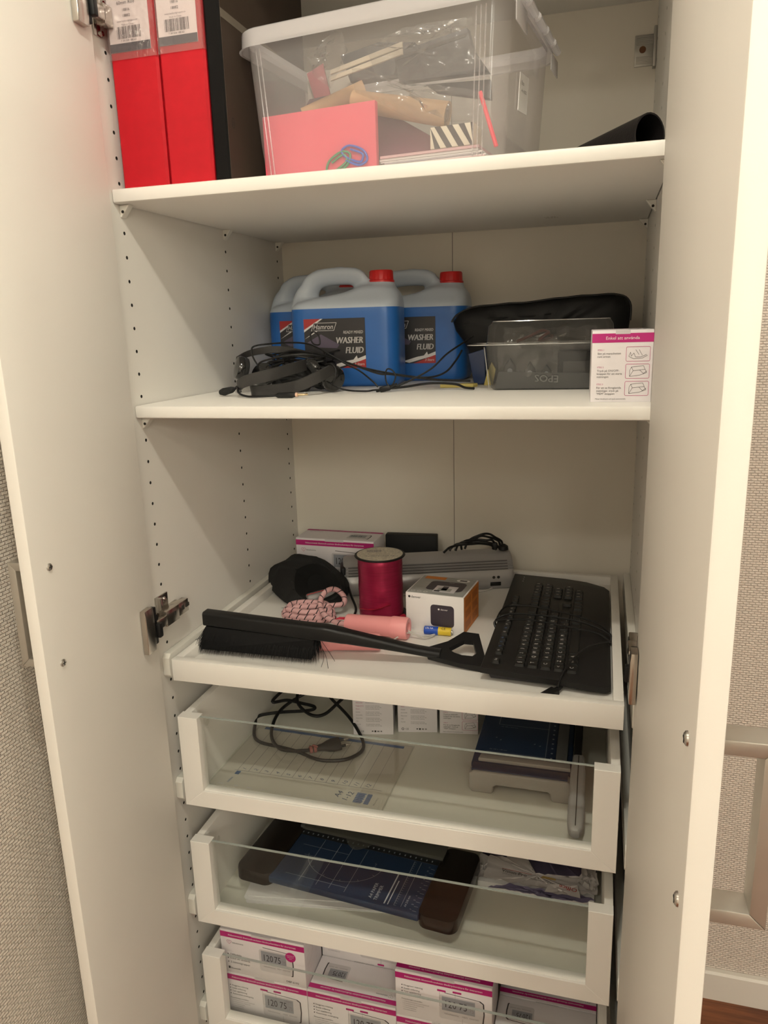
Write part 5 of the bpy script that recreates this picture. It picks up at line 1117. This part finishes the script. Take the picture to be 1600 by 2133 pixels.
# ---- guillotine trimmer
M['navy'] = mat('navy_blue_board', (.012, .030, .072), .42, bump=.03, bscale=500)
M['warmgrey'] = mat('warm_grey_plastic', (.32, .30, .275), .45)
M['navyline'] = mat('pale_grid_print', (.28, .31, .34), .5)
M['smoke'] = mat('smoky_guard', (.085, .088, .088), .25)
t = thing('guillotine_trimmer', 'blue paper guillotine with a grey front and blade handle in the top drawer', 'paper trimmer', (462, 133, F1))
fr_ = [(0, 6), (5, 0), (36, 0), (39, 3), (40, 13), (44, 16), (124, 16), (128, 13), (129, 3), (132, 0), (156, 0), (160, 5), (160, 34), (154, 38), (8, 38), (0, 32)]
MB().prism(fr_, 0, 22, 'y', 3.0, 3).build('front_base', M['warmgrey'], t)
MB().box(1, 159, 20, 330, 18, 40, 2).build('cutting_board', M['navy'], t); MB().box(4, 154, 4, 24, 36, 40.2, 1.2).build('board_lip', M['navy'], t)
MB().box(6, 40, 60, 320, 0, 18).build('foot', M['warmgrey'], t); MB().box(120, 154, 60, 320, 0, 18).build('foot', M['warmgrey'], t)
MB().prism([(12, 26), (14, 40), (156, 40), (157, 26)], 40.2, 47, 'z', 1.5).build('clamp_bar', M['warmgrey'], t)
MB().box(118, 132, 44, 330, 40.0, 41.4, .3).build('ruler', mat('navy_ruler', (.010, .022, .055), .4), t)
MB().box(133, 151, 44, 330, 40, 50, 1.5).build('blade_guard', M['smoke'], t)
MB().box(161, 173, 20, 330, 30, 56, 1.5).build('blade_arm', M['black'], t)
mb = MB(); rings = []
for y, z, w, h in ((34, 62, 6, 6), (30, 62, 9, 9), (0, 55, 11, 11), (-28, 42, 11.5, 11.5), (-34, 39.5, 10.5, 10.5), (-36, 38.6, 10.5, 10.5), (-42, 36, 12, 11.5), (-74, 24, 12, 11), (-88, 20, 10, 9), (-94, 18.5, 6, 6)):
    rings.append([(169+x, y, z+a) for x, a in rrect(2*w, 2*h, min(w, h)*.6, 4)])
MB().loft(rings).build('lever_handle', mat('grey_handle_plastic', (.27, .265, .26), .35), t, smooth=50); MB().tube([(169, 28, 70.8), (169, 0, 66.4), (169, -28, 53.8), (169, -74, 35.6), (169, -88, 29)], .7, 6).build('handle_seam', M['dark'], t)
p = MB(); o, u, v = V(0, 0, 40.1), V(1, 0, 0), V(0, 1, 0)
p.line(o, u, v, [(30, 330), (30, 150), (116, 150)], .8, 0); p.line(o, u, v, [(46, 330), (46, 205), (116, 205)], .8, 0); p.line(o, u, v, [(116, 44), (116, 330)], .7, 0); p.line(o, u, v, [(20, 60), (116, 60)], .5, 0); p.line(o, u, v, [(30, 240), (116, 240)], .5, 0)
p.text('A6 105 x 148 mm', 4, V(24, 66, 40.1), u, v, 'l', 0); p.text('A5 148 x 210 mm', 4, V(34, 142, 40.1), u, v, 'l', 0); p.text('210 x 297', 4, V(50, 208, 40.1), u, v, 'l', 0)
for x, y in ((29, 104), (37, 98), (94, 96), (103, 92)): p.poly(V(x, y, 40.1), u, v, [(0, 0), (3, 3), (3, 0)], 0)
p.build('grid_print', [M['navyline']], t, smooth=0)
p = MB()
for i in range(18): p.quad((0, 0, 41.5), u, v, 124, 127, 56+i*15, 59+i*15, 0)
p.build('ruler_print', [M['navyline']], t, smooth=0)

# ================================================================ MIDDLE DRAWER (floor at 517)
for i, (x, y, rz_, l_) in enumerate(((84, 66, 9, 'topmost white sheet fanned out under the dark trimmer'), (82, 60, 7, 'second white sheet under the dark trimmer'), (88, 54, 8.5, 'lowest white sheet under the dark trimmer, nearest the drawer front'))):
    o = MB().prism([(4, 0), (0, 4), (0, 56), (60, 62), (262, 60), (262, 0)], 0, 1.0, 'z').build('paper_sheet', M['paper']); o.location = Vector((x, y, F2+3.4-i*1.6))*MM; o.rotation_euler = (0, 0, math.radians(rz_)); tag(o, l_, 'paper', 'white sheets in the middle drawer')
M['brownblack'] = mat('brown_black_plastic', (.011, .008, .0065), .26, spec=.4)
t = thing('rotary_trimmer', 'dark blue rotary paper trimmer with brown-black ends lying askew in the middle drawer', 'paper trimmer', (62, 92, F2), -5.2)
MB().box(66, 336, -14, 140, 34, 47, 2.5, 2).build('trimmer_board', M['navy'], t)
def endcap(x0, x1, n):
    mb = MB(); P = rrect(x1-x0, 172, 16, 5, (x0+x1)/2, 70); mb.loft([[(x, y, 27) for x, y in P], [(x, y, 45) for x, y in P], [((x0+x1)/2+(x-(x0+x1)/2)*.97, 70+(y-70)*.985, 48.5) for x, y in P], [((x0+x1)/2+(x-(x0+x1)/2)*.9, 70+(y-70)*.95, 49.5) for x, y in P]]); return mb.build('end_cap', M['brownblack'], t, smooth=50)
endcap(0, 70, 0); endcap(333, 398, 1)
for x in (30, 340): MB().box(x, x+40, 60, 130, 3.4, 28, 2).build('foot', M['blacksoft'], t)
MB().box(60, 338, 118, 150, 47, 54, 2).build('cutting_rail', M['smoke'], t); MB().box(62, 336, 104, 118, 47, 47.8, .2).build('rail_ruler', mat('black_ruler', (.010, .011, .013), .35), t)
P = [(70, 150), (70, 108)]+[(150, 108)]+[(158+q*5.2, 108-22*math.sin(PI*q/10)) for q in range(11)]+[(340, 108), (340, 150)]
MB().prism(P, 55, 56.2, 'z', .3, 1).build('clear_guard', glassy('clear_guard_plastic', (.80, .80, .74), refl=.06, diff=.06, rough=.05), t)
p = MB(); o, u, v = V(0, 0, 47.1), V(1, 0, 0), V(0, 1, 0); U, Vv = V(0, 1, 0), V(-1, 0, 0)
for x in (120, 152, 176, 204, 292, 304): p.line(o, u, v, [(x, -6), (x, 102)], .7, 0)
p.line(o, u, v, [(90, 4), (204, 4)], .7, 0); p.line(o, u, v, [(100, 56), (152, 56)], .6, 0); p.line(o, u, v, [(86, 80), (176, 80)], .6, 0)
A_ = [(176+70*math.cos(a*PI/20), 70+56*math.sin(a*PI/20)) for a in range(-19, 0)]; p.line(o, u, v, A_, .7, 0)
for a in range(-18, 0, 3): p.line(o, u, v, [(176+70*math.cos(a*PI/20), 70+56*math.sin(a*PI/20)), (176+65*math.cos(a*PI/20), 70+52*math.sin(a*PI/20))], .6, 0)
p.text('A4 PAPER', 8.4, V(252, -4, 47.1), U, Vv, 'l', 1); p.text('TRIMMER', 8.4, V(262, -6, 47.1), U, Vv, 'l', 1); p.line(o, u, v, [(276, -8), (276, 62)], 2.2, 1); p.line(o, u, v, [(282, -8), (282, 48)], 1.6, 1)
p.text('A4 210 mm', 5.4, V(312, -4, 47.1), U, Vv, 'l', 1); p.text('4.5 x 6"', 5, V(232, 60, 47.1), U, Vv, 'l', 0)
for i in range(11): p.line(o, u, v, [(324, -8+i*10), (331, -8+i*10)], .8, 0); p.text(str(i+1), 4.4, V(322, -6+i*10, 47.1), U, Vv, 'l', 1 if i < 3 else 0)
for i in range(22): p.line(o, u, v, [(292, -6+i*5), (296, -6+i*5)], .5, 0)
p.build('board_print', [M['navyline'], mat('bright_grid_print', (.50, .54, .58), .5)], t, smooth=0)
p = MB()
for i in range(26): p.quad((0, 0, 47.9), u, v, 70+i*10, 72+i*10, 108, 112, 0)
p.build('rail_marks', [M['navyline']], t, smooth=0)
# ---- torn paper packet
M['lilac'] = mat('lilac_wrapper', (.15, .125, .21), .6, var=.06, scale=20); M['wrapwhite'] = mat('white_wrapper', (.66, .62, .61), .55, bump=.2, bscale=60); M['redtxt'] = mat('red_print', (.45, .02, .02), .5)
t = thing('paper_packet', 'torn white and lilac packet of copy paper in the right corner of the middle drawer', 'paper packet', (464, 178, F2))
MB().box(4, 200, 10, 296, 0, 13, 1).build('sheets', M['paper'], t)
def crease(P, z, amp, seed, name, m_, n=26):
    """torn, creased sheet: outline P (x,y), jagged edge, lifted by noise"""
    r = random.Random(seed); R_ = []
    for i in range(len(P)):
        a, b = P[i], P[(i+1) % len(P)]; L = math.hypot(b[0]-a[0], b[1]-a[1]); k_ = max(1, int(L/7))
        for j in range(k_): f = j/k_; R_.append((a[0]+(b[0]-a[0])*f+r.uniform(-2.2, 2.2), a[1]+(b[1]-a[1])*f+r.uniform(-2.2, 2.2)))
    cx = sum(q_[0] for q_ in R_)/len(R_); cy = sum(q_[1] for q_ in R_)/len(R_)
    mb = MB(); rings = []
    for s_ in (1, .8, .55, .3, .02): rings.append([(cx+(x-cx)*s_, cy+(y-cy)*s_, max(z+r.uniform(0, amp)+(amp*.6 if s_ == 1 else 0), .5)) for x, y in R_])
    mb.loft(rings, False); return mb.build(name, m_, t, smooth=28)
crease([(2, 40), (6, 296), (120, 296), (122, 150), (204, 120), (203, 40)], 14, 3, 2, 'lilac_wrapper', M['lilac'])
crease([(116, 118), (104, 290), (204, 292), (205, 104), (150, 126)], 20, 2, 3, 'upper_wrapper', M['wrapwhite'])
crease([(30, 62), (50, 96), (74, 100), (98, 70), (204, 84), (204, 104), (150, 120), (112, 112), (96, 150), (10, 150), (2, 66)], 24, 2.5, 12, 'lilac_fold', M['lilac'])
crease([(16, 4), (18, 60), (46, 62), (58, 86), (74, 84), (100, 34), (204, 46), (205, 6), (120, 0)], 25, 2.5, 4, 'front_wrapper', M['wrapwhite'])
crease([(2, 2), (0, 66), (22, 60), (20, 4)], 22, 3, 6, 'wrapper_flap', M['wrapwhite'])
crease([(24, -6), (60, -2), (120, -8), (180, -4), (204, 6), (150, 10), (60, 8)], 14, 4, 9, 'torn_front_edge', M['lilac'])
crease([(120, -8), (124, 10), (172, 16), (176, -10)], 28, 2, 7, 'wrapper_scrap', M['wrapwhite'])
crease([(172, 20), (178, 60), (202, 76), (205, 26), (196, 2)], 27, 6, 8, 'crumpled_corner', M['wrapwhite'])
p = MB(); u, v = V(.985, -.10, 0), V(.10, .985, .05)
p.text('Vision Pro', 9.5, V(44, 22, 29.5), u, v, 'l', 0, 1.1).text('A4 80 g/m2', 3.6, V(46, 17, 29.5), u, v, 'l', 3).text('multifunctional paper for all printers', 4.0, V(94, 15, 29.5), u, v, 'l', 0, .8)
p.line(V(44, 30, 29.5), u, v, [(0, 0), (52, 1)], .9, 1).line(V(108, 136, 24.5), u, v, [(0, 0), (78, 4)], 1.6, 1); p.poly(V(110, 22, 29.2), u, v, [(0, 0), (26, 2), (26, 6), (4, 6)], 2)
p.text('Office', 12, V(172, 6, 32), V(-.97, .12, .02), V(-.12, -.90, -.1), 'l', 1, 1.05, .5)
p.build('wrapper_print', [M['ink'], M['redtxt'], mat('ochre_print', (.50, .34, .12), .5), M['grey_ink']], t, smooth=0, kind='stuff')

# ================================================================ LOWEST DRAWER (floor at 294)
BWd, BDd, BHd = 156, 74, 88
R_ = [('front-facing upper box with a round magenta sticker at the left of the lowest drawer', 44, 38, F3+88, 'front', None, 'speckle', False),
      ('lower left box with a bullet list beneath the stickered box in the lowest drawer', 44, 38, F3, 'list', None, None, False),
      ('second box from the left, display picture on its top, in the lowest drawer', 201, 38, F3, 'list', 'top', None, True),
      ('box standing behind the second box from the left in the lowest drawer', 201, 113, F3+88, 'list', None, None, False),
      ('third upper box from the left, with a bright magenta band, in the lowest drawer', 360, 30, F3+88, 'list', 'top', None, True),
      ('box beneath the third upper box, only its band showing, in the lowest drawer', 360, 30, F3, 'list', None, None, False),
      ('shaded box at the right end of the lowest drawer, display picture on top', 517.5, 34, F3, 'list', 'top', None, True),
      ('shaded box behind the right end box in the lowest drawer', 517.5, 109, F3, 'list', 'top', None, True),
      ('box under the back box, second from the left in the lowest drawer', 201, 113, F3, 'list', None, None, False)]
for (l_, x, y, z, fr__, tp, rt, fl_) in R_[:8]: pbox(l_, BWd, BDd, BHd, (x, y, z), 0, front=fr__, top=tp, rightf=rt, topflip=fl_, grp='boxes packed in the lowest drawer')
pbox(R_[8][0], BWd, BDd, BHd, (201, 113, F3), 0, front='list', grp='boxes packed in the lowest drawer')
